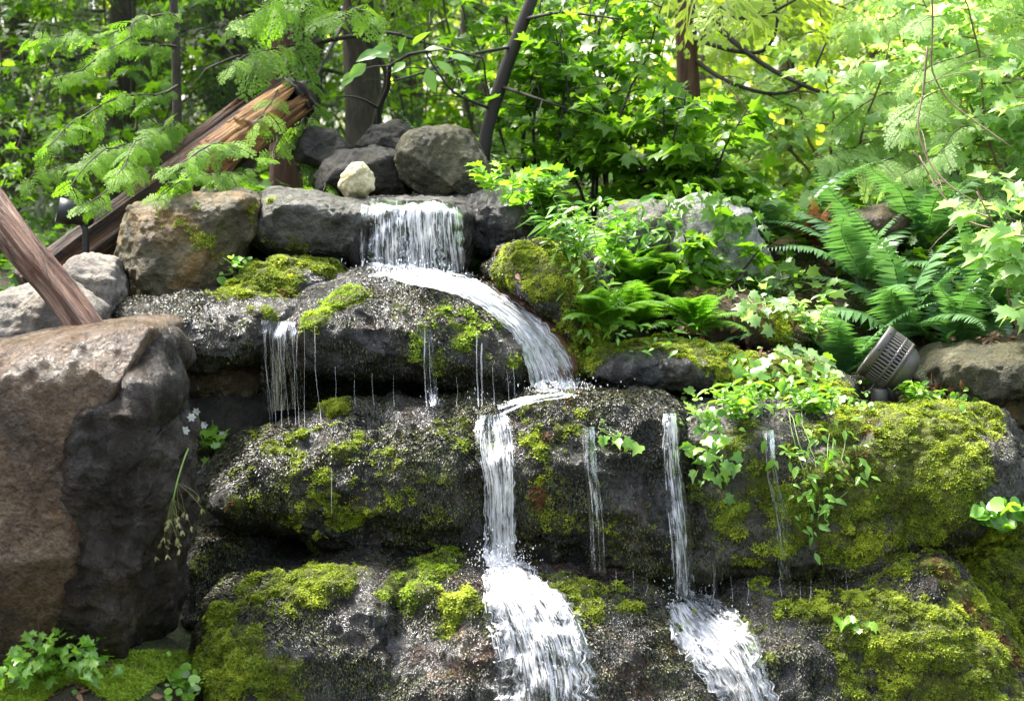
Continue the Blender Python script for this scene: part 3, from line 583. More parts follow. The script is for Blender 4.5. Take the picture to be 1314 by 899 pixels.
def strand(B, FL, pix, w, off=0.02, seed=0, a=0.9, nseg=22):
    pix = np.array(pix, float); d = np.concatenate([[0], np.cumsum(np.hypot(*np.diff(pix, axis=0).T))]); s = np.linspace(0, d[-1], nseg)
    q = np.stack([np.interp(s, d, pix[:, 0]), np.interp(s, d, pix[:, 1])], -1)
    r = rng(seed); q[:, 0] += fbm(np.stack([s * .05, np.full(nseg, seed * 1.3), s * 0], -1), 2, seed) * .6
    P = flow_pts([tuple(x) for x in q], off)
    ww = w * (0.55 + 0.6 * np.clip(fbm(np.stack([s * .06, np.full(nseg, seed * 2.1), s * 0], -1), 2, seed + 5) + .5, 0, 1.4)); ww[0] *= .3; ww[-1] *= .4
    n0 = B.n; B.tube(P, ww, 5, a, cap=False); k = B.n - n0
    FL.append(np.stack([np.tile(np.arange(5) * .002, nseg) + seed * .31, np.repeat(s * .0023, 5), np.zeros(k)], -1))
def spray(B, FL, c_px, n, spread, seed, up=0.02, size=(0.0008, 0.0022)):
    r = rng(seed); v, f = ico(1)
    for _ in range(n):
        px = c_px[0] + r.normal() * spread[0]; py = c_px[1] + r.normal() * spread[1]
        p, nn = hit(px, py); p = p + np.array([0, -1, .3]) * r.uniform(0.005, 0.05) + np.array([0, 0, abs(r.normal()) * up])
        s = r.uniform(*size); B.add(p + v * s * np.array([1, 1, r.uniform(1, 2.2)]), f, 1.0); FL.append(np.zeros((len(v), 3)))
def water(name, label, B, FL, mat, foam=None):
    o = B.build(name, mat, attrs={'flow': np.vstack(FL)}); tag(o, label, 'waterfall', None, 'structure')
    if foam and foam[0].n: foam[0].build('foam', M_DRIP if name == 'trickle' else M_FOAM, o)
    return o
R0 = rng(7)
def fall(name, label, sheets, strands, sprays, mat=M_WHITE, seed=0):
    B, FL, FB, FF = MB(), [], MB(), []
    for k, (rows, nu, nv, dense) in enumerate(sheets): sheet(B, FL, rows, nu, nv, 0.012, dense, seed + k)
    for k, (pix, w) in enumerate(strands): strand(FB, FF, pix, w, 0.026, seed * 50 + k)
    for k, (c, n, sp, up) in enumerate(sprays): spray(FB, FF, c, n, sp, seed + 90 + k, up)
    return water(name, label, B, FL, mat, (FB, FF))
def many(rows, n, w, seed, jit=.9, frac=(0.3, 1.0)):
    """n strands that follow a sheet's rows"""
    r = rng(seed); q, c = path_at(rows, 18); out = []
    for _ in range(n):
        u = r.uniform(-jit, jit); a = r.uniform(0, .6); L = r.uniform(*frac); i0 = int(a * 17); i1 = max(i0 + 3, min(18, int(i0 + L * 18)))
        seg = [(q[i, 0] + c[i, 0] * u * q[i, 2], q[i, 1] + c[i, 1] * u * q[i, 2]) for i in range(i0, min(i1, 18))]
        if len(seg) > 2: out.append((seg, w * r.uniform(.5, 1.4)))
    return out
rows = [(533, 257, 58), (533, 275, 60), (534, 310, 59), (536, 356, 57)]
fall('waterfall', 'wide curtain of white water falling from the grey lip boulder', [([(497, 257, 22), (495, 280, 22), (497, 354, 24)], 30, 44, .50), ([(542, 258, 28), (541, 290, 29), (545, 356, 28)], 36, 44, .56), ([(578, 260, 14), (581, 300, 14), (586, 352, 12)], 18, 40, .48), ([(468, 262, 4), (466, 300, 4), (464, 345, 4)], 6, 30, .3)], many(rows, 50, .0010, 1, .9, (.15, .5)), [((535, 352), 300, (34, 6), .02), ((490, 360), 80, (16, 8), .012)], M_VEIL, 1)
rows = [(492, 351, 3), (520, 354, 9), (560, 359, 13), (600, 368, 13), (636, 388, 15), (667, 411, 19), (691, 440, 24), (705, 468, 29), (713, 490, 32), (716, 504, 33)]
fall('waterfall', 'curving white chute of water sliding down to the middle boulders', [(rows, 44, 80, (.66, .50)), ([(560, 352, 6), (590, 358, 8), (625, 378, 7), (655, 396, 8), (684, 420, 9), (712, 455, 8)], 14, 50, (.5, .36)), ([(590, 354, 10), (610, 366, 11), (640, 386, 9)], 12, 24, .42)], many(rows, 60, .0010, 2, .9, (.08, .3)), [((722, 500), 220, (28, 6), .015), ((560, 356), 120, (32, 6), .006)], M_WHITE, 2)
feed = [(742, 503, 5), (700, 509, 5), (665, 516, 6), (640, 526, 8)]
rows = [(632, 531, 18), (633, 548, 24), (635, 575, 25), (640, 610, 21), (641, 660, 20), (643, 726, 21)]
fall('waterfall', 'main lower fall of white water between two dark wet boulders', [(rows, 40, 60, (.34, .66)), (feed, 10, 30, .22)], many(rows, 40, .0010, 3, .9, (.15, .5)), [((643, 722), 240, (20, 7), .03)], M_WHITE, 3)
rows = [(643, 722, 24), (655, 750, 40), (675, 785, 54), (695, 830, 62), (703, 870, 64), (706, 912, 64)]
fall('waterfall', 'broad white fan of water spreading over the lowest streaming boulder', [(rows, 80, 70, (.56, .42))], many(rows, 60, .0008, 4, 1.0, (.08, .2)), [((690, 820), 130, (36, 45), .012), ((645, 730), 160, (22, 8), .03)], M_FAN, 4)
feed = [(775, 503, 3), (820, 509, 3), (852, 522, 5)]
rows = [(860, 530, 9), (861, 550, 11), (863, 600, 13), (870, 660, 14), (876, 720, 14), (877, 768, 15)]
fall('waterfall', 'narrow white fall beside the ivy covered boulder', [(rows, 24, 64, (.5, .44))], many(rows, 14, .0010, 5, .9, (.15, .5)), [((876, 768), 130, (18, 6), .02)], M_VEIL, 5)
rows = [(872, 766, 20), (884, 785, 36), (912, 815, 45), (938, 850, 42), (955, 880, 36), (966, 912, 34)]
fall('waterfall', 'sloping white fan at the foot of the narrow fall', [(rows, 60, 60, (.54, .42))], many(rows, 40, .0008, 6, 1.0, (.08, .2)), [((925, 830), 70, (26, 35), .012)], M_FAN, 6)
rows = [(755, 548, 8), (757, 590, 8), (764, 650, 9), (768, 735, 9)]
fall('trickle', 'thin dark veil of water down the middle of the scaly boulder', [(rows, 10, 40, .32)], many(rows, 6, .0008, 7, .9, (.2, .6)), [], M_VEIL, 7)
rows = [(985, 552, 7), (988, 600, 8), (1002, 660, 9), (1008, 745, 7)]
fall('trickle', 'thin broken veil of water below the leafy vine', [(rows, 10, 40, .30)], many(rows, 6, .0008, 8, .9, (.2, .6)), [], M_VEIL, 8)
rows = [(358, 412, 22), (357, 440, 22), (362, 480, 26), (365, 526, 28)]
st = [([(px0, 418), (px0 + R0.uniform(-2, 6), 470), (px0 + R0.uniform(0, 10), R0.uniform(535, 556))], R0.uniform(.0006, .0013)) for px0 in (338, 341, 345, 350, 354, 360, 366, 374, 382, 390, 404)]
fall('trickle', 'ragged trickles dropping from the edge of the flat wet ledge', [(rows, 20, 40, (.38, .12))], st, [], M_VEIL, 9)
st = []
for px, a, b, w in ((477, 478, 520, .0013), (545, 420, 522, .0018), (551, 440, 522, .0016), (560, 484, 520, .001), (612, 425, 522, .0022), (618, 440, 524, .002), (632, 470, 520, .0014), (650, 474, 518, .001), (659, 470, 516, .0012), (430, 470, 520, .0008), (505, 480, 522, .0008), (455, 478, 520, .0008), (585, 482, 522, .0008)):
    st.append(([(px, a), (px + R0.uniform(-1, 2), (a + b) / 2), (px + R0.uniform(0, 5), b)], w))
fall('trickle', 'row of fine threads dripping from the rim of the wet dome', [([(545, 424, 8), (549, 450, 7), (556, 520, 5)], 6, 20, .3)], st, [((556, 520), 20, (8, 4), .02), ((617, 522), 24, (10, 4), .02)], M_VEIL, 10)
st = [([(px, a), (px + 1, (a + b) / 2), (px + R0.uniform(-2, 3), b)], R0.uniform(.0005, .0011)) for px, a, b in ((915, 722, 770), (938, 738, 772), (960, 742, 776), (1000, 740, 765), (1026, 744, 770), (1040, 742, 772), (1070, 738, 760), (1085, 735, 760), (425, 600, 660), (812, 730, 760), (830, 735, 765), (790, 732, 756))]
fall('trickle', 'scattered fine drips under the edges of the middle boulders', [([(918, 722, 3), (917, 750, 4), (916, 775, 4)], 5, 14, .3)], st, [], M_VEIL, 11)
# shallow films sliding over the lowest boulders
def film(label, region, nu, nv, dense, seed):
    B, FL = MB(), []
    for k, rows in enumerate(region): sheet(B, FL, rows, nu, nv, 0.008, dense, seed + k)
    water('water', label, B, FL, M_FILM)
# ------------------------------------------------------------------ leaf shapes (axis +Y, face +Z, length 1)
def poly_leaf(pts, c, fold=0.12, droop=0.12):
    V = [(0, 0, 0)] + [(x, y, abs(x) * fold - droop * y * y) for x, y in pts]
    V[0] = (c[0], c[1], -droop * c[1] ** 2); n = len(pts)
    return np.array(V), np.array([(0, i, i % n + 1) for i in range(1, n + 1)])
MAPLE = poly_leaf([(0, 0), (.16, .02), (.42, -.06), (.33, .16), (.62, .28), (.47, .40), (.52, .66), (.30, .60), (.16, .66), (0, 1.0),
                   (-.16, .66), (-.30, .60), (-.52, .66), (-.47, .40), (-.62, .28), (-.33, .16), (-.42, -.06), (-.16, .02)][::-1], (0, .32))
IVY = poly_leaf([(0, 0), (.3, -.12), (.5, .12), (.38, .3), (.46, .5), (.2, .58), (0, 1.0), (-.2, .58), (-.46, .5), (-.38, .3), (-.5, .12), (-.3, -.12)][::-1], (0, .3))
OVATE = (np.array([(0, 0, 0), (.17, .22, .04), (.22, .45, .05), (.13, .75, .01), (0, 1, -.1), (-.13, .75, .01), (-.22, .45, .05), (-.17, .22, .04), (0, .45, -.02)]),
         np.array([(8, 0, 1), (8, 1, 2), (8, 2, 3), (8, 3, 4), (8, 4, 5), (8, 5, 6), (8, 6, 7), (8, 7, 0)]))
LANCE = (np.array([(0, 0, 0), (.09, .25, .02), (.10, .5, .02), (0, 1, -.14), (-.10, .5, .02), (-.09, .25, .02)]), np.array([(0, 1, 5), (1, 2, 4), (1, 4, 5), (2, 3, 4)]))
ROUND = poly_leaf([(0, 0), (.3, .05), (.48, .3), (.45, .62), (.22, .8), (0, .74), (-.22, .8), (-.45, .62), (-.48, .3), (-.3, .05)][::-1], (0, .38), .1, .1)
LOW5 = (np.array([(0, 0, 0), (.45, .3, .04), (.3, .62, .0), (0, 1, -.1), (-.3, .62, 0), (-.45, .3, .04)]), np.array([(0, 1, 5), (1, 2, 5), (2, 4, 5), (2, 3, 4)]))

def stamp_leaves(B, leaf, D, N, P_, sz, a, seed=0):
    """leaves in four states of curl, so no two neighbours are the same flat shape"""
    n = len(P_); k = np.arange(n) * 7 % 11 % 4; sz = np.broadcast_to(sz, (n,)); a = np.broadcast_to(a, (n,)); R = frames(D, N); tv = leaf[0]
    for q, (fold, bend, tw, wd) in enumerate(((0, 0, 0, 1), (.45, -.25, .15, .9), (-.25, -.5, -.3, 1.05), (.7, .15, .35, .78))):
        v = tv.copy(); v[:, 0] *= wd; v[:, 2] += np.abs(tv[:, 0]) * fold + bend * tv[:, 1] ** 2 + tw * tv[:, 0] * tv[:, 1]; m = k == q
        B.stamp(v, leaf[1], R[m], P_[m], sz[m], a[m])
def cedar_spray(n2, n3, seed):
    r = rng(seed); V, F = [], []
    def quad(a, d, l, w):
        d = d / np.linalg.norm(d); s = np.array([-d[1], d[0], 0]) * w; k = len(V)
        m = a + d * l * .5; V.extend([a, m + s, a + d * l, m - s]); F.append((k, k + 1, k + 2, k + 3))
    for i in range(n2):
        t = (i + .5) / n2; side = 1 if i % 2 else -1; a = np.array([0, t, 0]); L = (0.5 * (1 - t) + .09) * r.uniform(.8, 1.15)
        ang = rad(48 + r.uniform(-8, 8)) * side; d = np.array([math.sin(ang), math.cos(ang), 0])
        quad(a, d, L, .013)
        for j in range(n3):
            u = (j + .7) / (n3 + .3); b = a + d * L * u; an2 = ang + rad(38) * (1 if j % 2 else -1)
            quad(b, np.array([math.sin(an2), math.cos(an2), 0]), L * (.42 * (1 - u) + .16), .026 if n3 > 5 else .032)
        quad(b, d, L * .2, .022)
    quad(np.array([0, 0, 0.]), np.array([0, 1., 0]), 1.0, .012)
    V = np.array(V, float); V[:, 2] = -0.30 * V[:, 1] ** 2 - 0.45 * V[:, 0] ** 2 + r.normal(0, .006, len(V))
    return V, np.array(F)
SPRAY_HI = [cedar_spray(15, 6, s) for s in (1, 2, 3)]
SPRAY_LO = [cedar_spray(9, 3, s) for s in (4, 5)]

LM = {
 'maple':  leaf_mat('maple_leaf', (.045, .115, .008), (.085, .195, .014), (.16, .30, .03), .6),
 'bright': leaf_mat('sunny_maple_leaf', (.14, .24, .018), (.25, .37, .028), (.36, .46, .06), .62, (1.8, 1.7, .8), .45, .3),  # sunlight on the back thicket is put into this leaf colour
 'pale':   leaf_mat('sky_sheen_maple_leaf', (.14, .26, .07), (.25, .40, .14), (.38, .52, .25), .55, (1.6, 1.6, .9), .3, .6),  # sky sheen on the leaves painted in as a paler colour
 'cedar':  leaf_mat('cedar_scale_leaf', (.06, .13, .014), (.14, .27, .022), (.27, .43, .06), .55, (1.7, 1.8, .8), .55, .25),
 'palecedar': leaf_mat('glow_cedar_scale_leaf', (.16, .26, .08), (.28, .40, .15), (.40, .52, .25), .58, (1.6, 1.7, .9), .5, .3),  # cedar colour lightened to paint in the upper right glow
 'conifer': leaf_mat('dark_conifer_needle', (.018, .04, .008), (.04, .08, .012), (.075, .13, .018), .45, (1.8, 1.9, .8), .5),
 'sunconifer': leaf_mat('sunlit_conifer_needle', (.13, .20, .02), (.23, .32, .035), (.34, .43, .07), .6, (1.8, 1.8, .8), .5),  # conifer needles with the sunshine baked into their colour
 'sword':  leaf_mat('sword_fern_leaf', (.04, .11, .035), (.08, .18, .06), (.17, .30, .13), .28, (1.6, 1.8, .8), .3, .6),
 'lady':   leaf_mat('lacy_fern_leaf', (.05, .14, .012), (.10, .23, .02), (.19, .34, .04), .5, (1.6, 1.7, .8), .4),
 'dead':   leaf_mat('dead_fern_leaf', (.09, .03, .015), (.17, .07, .035), (.26, .13, .07), .35, (1.4, 1.1, .8), .7),
 'ivy':    leaf_mat('ivy_leaf', (.07, .18, .012), (.15, .31, .025), (.28, .45, .07), .4, (1.6, 1.7, .7), .3, .6),
 'herb':   leaf_mat('herb_leaf', (.05, .15, .012), (.10, .25, .02), (.20, .36, .05), .45, (1.6, 1.7, .7), .35, .6),
 'far':    leaf_mat('far_leaf', (.2, .29, .03), (.32, .42, .05), (.45, .52, .1), .6, (1.8, 1.7, .8), .5),  # far foliage colour raised to stand for its skylit glow
 'litter': leaf_mat('fallen_leaf', (.06, .03, .015), (.16, .075, .035), (.3, .17, .1), .25, (1.2, 1.1, .8), .7),
 'petal':  leaf_mat('white_petal', (.7, .7, .65), (.8, .8, .76), (.85, .85, .83), .4, (1, 1, 1), .5),
 'seed':   leaf_mat('pale_seed_head', (.2, .2, .06), (.36, .34, .15), (.5, .45, .25), .3, (1.2, 1.2, .8), .6),
}
M_BARK = wood_mat('bark', (.018, .014, .011), (.05, .038, .028), (.10, .08, .06), .85, .25, 50, 1.4)
M_RBARK = wood_mat('red_bark', (.03, .012, .008), (.09, .038, .024), (.17, .085, .055), .85, .10, 60, 1.4)
M_GBARK = wood_mat('grey_bark', (.05, .042, .034), (.12, .1, .08), (.22, .19, .16), .85, .2, 50, 1.4)
M_TWIG = plain_mat('dark_twig', (.022, .017, .013), .8, 0, .4, 20)
M_STEM = plain_mat('brown_stem', (.14, .085, .05), .6, 0, .3, 20)
M_GSTEM = plain_mat('green_stem', (.14, .22, .04), .5, 0, .3, 20)

# ------------------------------------------------------------------ plant builders
def curve(a, b, sag, n=10, seed=0, wob=0.02):
    a, b = np.array(a, float), np.array(b, float); t = np.linspace(0, 1, n)[:, None]; L = np.linalg.norm(b - a)
    p = a + (b - a) * t + np.array([0, 0, 1.0]) * (sag * 4 * t * (1 - t))
    w = np.stack([fbm(np.stack([t[:, 0] * 2.5, np.full(n, seed * 3.1 + k * 9), t[:, 0] * 0], -1), 2, seed + k) for k in range(3)], -1)
    return p + w * wob * L * 4 * t * (1 - t)
def shrub_parts(seed, height, spread, leaf, size, stems=5, twigs=9, leaves=8, flat=0.35, bare=0.25, lean=(0, 0)):
    """woody stems with side twigs carrying layered leaves; returns (wood builder, leaf builder)"""
    r = rng(seed); w, l = MB(), MB()
    P_, D_, N_, S_, A_ = [], [], [], [], []
    for s in range(stems):
        az = s / stems * 6.283 + r.uniform(-.5, .5); out = spread * r.uniform(.35, 1.0); h = height * r.uniform(.7, 1.0)
        tip = np.array([math.cos(az) * out + lean[0] * h, math.sin(az) * out + lean[1] * h, h])
        st = curve((r.normal(0, .03), r.normal(0, .03), 0), tip, -0.0, 12, seed * 7 + s, .07); st[:, :2] -= (st[:, :2] * (np.linspace(1, 0, 12)[:, None] * .25))
        w.tube(st, np.linspace(.008, .0025, 12), 5)
        for k in range(twigs):
            t = bare + (1 - bare) * (k + r.random()) / twigs; i = t * 11; i0 = min(int(i), 10); b = st[i0] + (st[i0 + 1] - st[i0]) * (i - i0)
            a2 = r.uniform(0, 6.283); L = spread * r.uniform(.25, .6) * (1.15 - .6 * t)
            e = b + np.array([math.cos(a2) * L, math.sin(a2) * L, r.uniform(-.12, .25) * L])
            tw = curve(b, e, .04 * L, 7, seed * 31 + s * 17 + k, .06); w.tube(tw, np.linspace(.0035, .0012, 7), 4, cap=False)
            m = leaves; tt = np.linspace(.2, 1, m); pos = np.stack([np.interp(tt * 6, np.arange(7), tw[:, c]) for c in range(3)], -1)
            ax = nrm((e - b)[None])[0]; side = np.array([-ax[1], ax[0], 0]); sg = np.where(np.arange(m) % 2, 1, -1)[:, None]
            d = nrm(ax * r.uniform(.2, .7, (m, 1)) + side * sg * r.uniform(.5, 1, (m, 1)) + r.normal(0, .2, (m, 3)) + np.array([0, 0, -.15])); d[-1] = ax
            P_.append(pos + d * .012); D_.append(d); N_.append(nrm(np.array([0, -.12, 1.0]) + r.normal(0, flat, (m, 3)))); S_.append(size * r.uniform(.55, 1.15, m)); A_.append(np.clip(r.random(m) * .7 + .3 * r.random(), 0, 1))
    P_, D_, N_ = np.vstack(P_), np.vstack(D_), np.vstack(N_)
    stamp_leaves(l, leaf, D_, N_, P_, np.concatenate(S_), np.concatenate(A_))
    return w, l
def proto(name, parts, loc=(0, 0, -500)):
    """an Empty with its part meshes, modelled round the origin; placed later"""
    o = empty(name, (0, 0, 0))
    for pn, b, m in parts: child(pn, b.mesh(pn, m), o)
    return o
_used = set()
def place(p, loc, rz=0, sc=1.0, label=None, cat=None, group=None):
    c = p if p.name not in _used else copy_tree(p, loc)
    _used.add(p.name)
    if p is c: pass
    c.location = tuple(loc); c.rotation_euler = (0, 0, rz); c.scale = (sc,) * 3
    tag(c, label, cat, group); return c
def gl(px, Y, dz=-0.02):
    x = W(px, 300, Y)[0]; return (x, Y, float(gz(x, Y)) + dz)

def frond(seed, L, kind, a0=18, a1=105, width=.16):
    """an arching fern leaf in the XZ plane, growing out of the origin towards +X"""
    r = rng(seed); n = 14; ang = np.radians(np.linspace(a0, a1, n)); dx = np.sin(ang) * L / n; dz = np.cos(ang) * L / n
    st = np.stack([np.concatenate([[0], np.cumsum(dx)[:-1]]), fbm(np.stack([np.arange(n) * .2, np.full(n, seed * 2.), np.zeros(n)], -1), 2, seed) * .05 * L, np.concatenate([[0], np.cumsum(dz)[:-1]])], -1)
    B = MB(); B.tube(st, np.linspace(.0028, .0008, n), 4, .2, cap=False)
    m = 30 if kind != 'lady' else 20; t = np.linspace(.12, .985, m); pos = np.stack([np.interp(t * (n - 1), np.arange(n), st[:, c]) for c in range(3)], -1)
    tan = nrm(np.stack([np.interp(t * (n - 1), np.arange(n), np.gradient(st[:, c])) for c in range(3)], -1)); up = nrm(np.cross(tan, np.repeat([[0, 1., 0]], m, 0))); up *= np.sign(up[:, 2:3] + 1e-6)
    prof = (np.minimum(1, t / .28) ** .7) * (1 - t ** 2.2) * .94 + .06
    if kind == 'lady': prof = np.sin(np.pi * np.clip(t, 0, 1) ** .75) * .95 + .05
    for sg in (1, -1):
        d = nrm(np.array([[0, sg, 0]]) + tan * .30 + r.normal(0, .06, (m, 3)) - up * (.16 if kind == 'sword' else .1))
        ll = prof * width * L * r.uniform(.9, 1.1, m)
        if kind == 'lady':
            q = 9; V, F = [], []
            for i in range(q):
                u = (i + .4) / q; pl = .26 * (1 - u) ** .8 + .03
                for s2 in (1, -1):
                    a, dd = np.array([0, u, -.12 * u * u]), np.array([s2 * .9, .55, -.1]); k = len(V); wd = np.array([-dd[1] * s2, dd[0] * s2, 0]) * .28 * s2
                    V += [a, a + dd * pl * .5 + wd * pl, a + dd * pl, a + dd * pl * .5 - wd * pl]; F.append((k, k + 1, k + 2, k + 3))
            k = len(V); V += [np.array(x) for x in ((-.012, 0, 0), (.012, 0, 0), (0, 1.04, -.13))]
            B.stamp(np.array(V), [np.array(F), np.array([(k, k + 1, k + 2)])], frames(d, up), pos, ll, np.clip(r.random(m) * .6 + .2, 0, 1))
        else: B.stamp(np.array([(0, 0, 0), (.10, .08, .02), (.085, .5, .0), (0, 1, -.09), (-.085, .5, 0), (-.10, .08, .02)]) * np.array([1.15, 1, 1]), np.array([(0, 1, 2), (0, 2, 4), (2, 3, 4), (0, 4, 5)]), frames(d, up), pos, ll, np.clip(r.random(m) * .5 + .15 + .3 * r.random(), 0, 1))
    return B
FR = {}
for kind, w in (('sword', .17), ('lady', .24), ('dead', .15)):
    FR[kind] = [frond(s * 5 + len(kind), 1.0, kind, a0, a1, w).mesh('frond', LM[kind]) for s, (a0, a1) in enumerate(((12, 95), (25, 115), (40, 125), (8, 70)))]
def fern(loc, L, kind, n, seed, label, az0=0, az1=6.283, variants=(0, 1, 2, 3), group='ferns among the rocks', tilt=.12):
    r = rng(seed); o = empty('fern', loc, label, 'fern', group)
    for k in range(n):
        az = az0 + (az1 - az0) * (k + r.uniform(.1, .9)) / n
        child('frond', FR[kind][variants[k % len(variants)]], o, (0, 0, 0), (r.normal(0, tilt), r.normal(0, tilt), az), L * r.uniform(.7, 1.1))
    return o

def bough(a, b, seed, W_, L_, hi=True, n=10, size=.17, sag=.05, r0=.008):
    """a cedar branch from a to b with flat drooping sprays on both sides"""
    r = rng(seed); p = curve(a, b, sag, 12, seed, .05); W_.tube(p, np.linspace(r0, .0015, 12), 5, cap=False)
    d = nrm(np.gradient(p, axis=0)); lib = SPRAY_HI if hi else SPRAY_LO
    for k in range(n + 1):
        t = .12 + .88 * k / n; i = t * 11; c = np.array([np.interp(i, np.arange(12), p[:, q]) for q in range(3)]); tn = d[min(int(i), 11)]
        sd = np.array([-tn[1], tn[0], 0]) * (1 if k % 2 else -1); dr = tn * .6 + sd * (.75 if k < n else 0) + np.array([0, 0, -.30]) + r.normal(0, .30, 3)
        nn = np.array([0, -.25, 1.0]) + r.normal(0, .42, 3); s = size * r.uniform(.5, 1.35) * (1.1 - .35 * t); sv, sf = lib[int(r.integers(len(lib)))]
        L_.stamp(sv, sf, frames(dr[None], nn[None]), c[None], s, float(np.clip(r.uniform(.1, .9), 0, 1)))
        if hi and k % 2 == 0:
            d2 = tn * .5 - sd * .8 + np.array([0, 0, -.4]); L_.stamp(sv, sf, frames(d2[None], nn[None]), c[None] - dr[None] * .04 * r.random(), s * .75, float(r.uniform(.1, .9)))
def conifer_parts(seed, H, z0, R, nb, size, n=9, trunk_r=.12):
    r = rng(seed); T, Wd, Lf = MB(), MB(), MB()
    tr = curve((0, 0, -.3), (r.normal(0, .1), r.normal(0, .1), H), 0, 16, seed, .015); T.tube(tr, np.linspace(trunk_r, .02, 16), 10)
    for k in range(nb):
        t = k / nb; z = z0 + (H - z0) * t ** 1.15; az = k * 2.4 + r.uniform(-.3, .3); L = R * (1 - .75 * t) * r.uniform(.7, 1.1)
        a = np.array([0, 0, z]); b = a + np.array([math.cos(az) * L, math.sin(az) * L, r.uniform(-.35, .05) * L])
        bough(a, b, seed * 100 + k, Wd, Lf, False, n, size, .06 * L, .014)
    return T, Wd, Lf

# ------------------------------------------------------------------ the far wood and the thicket behind the rocks
r = rng(50); m = 26000
x = r.uniform(-1, 1, m); y = 22 + 24 * r.random(m) ** .8; z = r.random(m) ** .9
P_ = np.stack([x * y * .42, y, 1.9 + z * (.26 * y)], -1); cl = fbm(P_ * .55, 3, 5); keep = cl > -.12; P_ = P_[keep]; k_ = len(P_)
B = MB(); B.stamp(LOW5[0], LOW5[1], frames(nrm(r.normal(size=(k_, 3)) + (0, -.2, -.5)), nrm(r.normal(0, .5, (k_, 3)) + (0, -.3, 1))), P_, r.uniform(.16, .34, k_), np.clip(r.random(k_) * .7 + .35 * (P_[:, 0] / P_[:, 1] + .3), 0, 1))  # leaf colour lightens to the right, painting in the sunlit side
tag(B.build('forest', LM['far'], origin=(0, 30, 2)), kind='stuff')
m = 5000; az = rad(98) + rad(240) * r.random(m); d_ = 9 + 7 * r.random(m); zz = r.random(m) ** .9 * 5.5     # the wood round the rest of the glade
P_ = np.stack([np.sin(az) * d_, 3 + np.cos(az) * d_, zz], -1); P_ = P_[fbm(P_ * .45, 2, 8) > -.25]; k_ = len(P_)
B = MB(); B.stamp(LOW5[0], LOW5[1], frames(nrm(r.normal(size=(k_, 3)) + (0, 0, -.5)), nrm(r.normal(0, .6, (k_, 3)) + (0, 0, 1))), P_, r.uniform(.4, .8, k_), r.random(k_) * .5)
tag(B.build('forest', LM['conifer'], origin=(0, 0, 2)), kind='stuff')
# low green growth on the slope
m = 15000; x = r.uniform(-1, 1, m); y = 6.35 + 9 * r.random(m) ** 1.6; X = x * y * .36; zz = gz(X, y)
dens = fbm(np.stack([X, y, 0 * X], -1) * 1.8, 3, 12) > -.15; side = (X > -.6) | (y > 7.2); kk = dens & side; X, y, zz = X[kk], y[kk], zz[kk]; k_ = len(X)
B = MB(); B.stamp(MAPLE[0], MAPLE[1], frames(nrm(r.normal(size=(k_, 3)) * (1, 1, .2)), nrm(r.normal(0, .45, (k_, 3)) + (0, -.25, 1))), np.stack([X, y, zz + r.uniform(.02, .16, k_)], -1), r.uniform(.03, .07, k_), r.random(k_))
tag(B.build('ground_cover', LM['maple'], origin=(0, 8, 1.3)), kind='stuff')

def mk_shrub(name, seed, h, sp, leaf, size, mat, **k):
    w, l = shrub_parts(seed, h, sp, leaf, size, **k); return proto(name, [('stems', w, k_stem), ('foliage', l, LM[mat])])
k_stem = plain_mat('shrub_stem', (.06, .05, .03), .8, 0, .3, 20)
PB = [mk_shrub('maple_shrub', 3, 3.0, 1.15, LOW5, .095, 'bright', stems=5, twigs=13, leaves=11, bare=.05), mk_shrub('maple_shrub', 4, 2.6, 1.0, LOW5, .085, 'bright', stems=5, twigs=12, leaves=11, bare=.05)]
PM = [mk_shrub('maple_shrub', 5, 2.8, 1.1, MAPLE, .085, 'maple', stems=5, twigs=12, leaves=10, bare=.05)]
G1 = 'sunny shrubs of the back thicket'
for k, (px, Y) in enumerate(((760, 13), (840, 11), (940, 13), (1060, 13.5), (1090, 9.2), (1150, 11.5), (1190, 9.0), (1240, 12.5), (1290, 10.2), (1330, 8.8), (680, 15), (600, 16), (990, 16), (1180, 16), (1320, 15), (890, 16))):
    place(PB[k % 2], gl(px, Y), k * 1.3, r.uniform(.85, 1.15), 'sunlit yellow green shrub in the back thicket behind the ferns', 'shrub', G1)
G2 = 'green shrubs behind the top boulders'
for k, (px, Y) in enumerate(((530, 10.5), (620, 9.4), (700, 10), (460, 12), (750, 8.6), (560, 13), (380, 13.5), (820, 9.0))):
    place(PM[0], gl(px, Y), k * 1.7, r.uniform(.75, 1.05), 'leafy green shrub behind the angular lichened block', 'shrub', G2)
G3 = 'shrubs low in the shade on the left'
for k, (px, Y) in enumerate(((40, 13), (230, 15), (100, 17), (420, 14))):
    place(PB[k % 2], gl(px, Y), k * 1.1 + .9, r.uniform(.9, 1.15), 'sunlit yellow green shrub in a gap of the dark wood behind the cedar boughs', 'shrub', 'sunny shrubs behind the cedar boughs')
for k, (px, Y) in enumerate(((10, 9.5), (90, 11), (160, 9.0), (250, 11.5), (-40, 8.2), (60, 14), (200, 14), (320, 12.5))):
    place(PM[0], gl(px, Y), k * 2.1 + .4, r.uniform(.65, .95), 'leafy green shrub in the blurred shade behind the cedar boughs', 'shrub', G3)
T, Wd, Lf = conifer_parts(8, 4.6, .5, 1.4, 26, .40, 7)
PC = proto('conifer_tree', [('trunk', T, M_BARK), ('branches', Wd, M_TWIG), ('crown', Lf, LM['conifer'])])
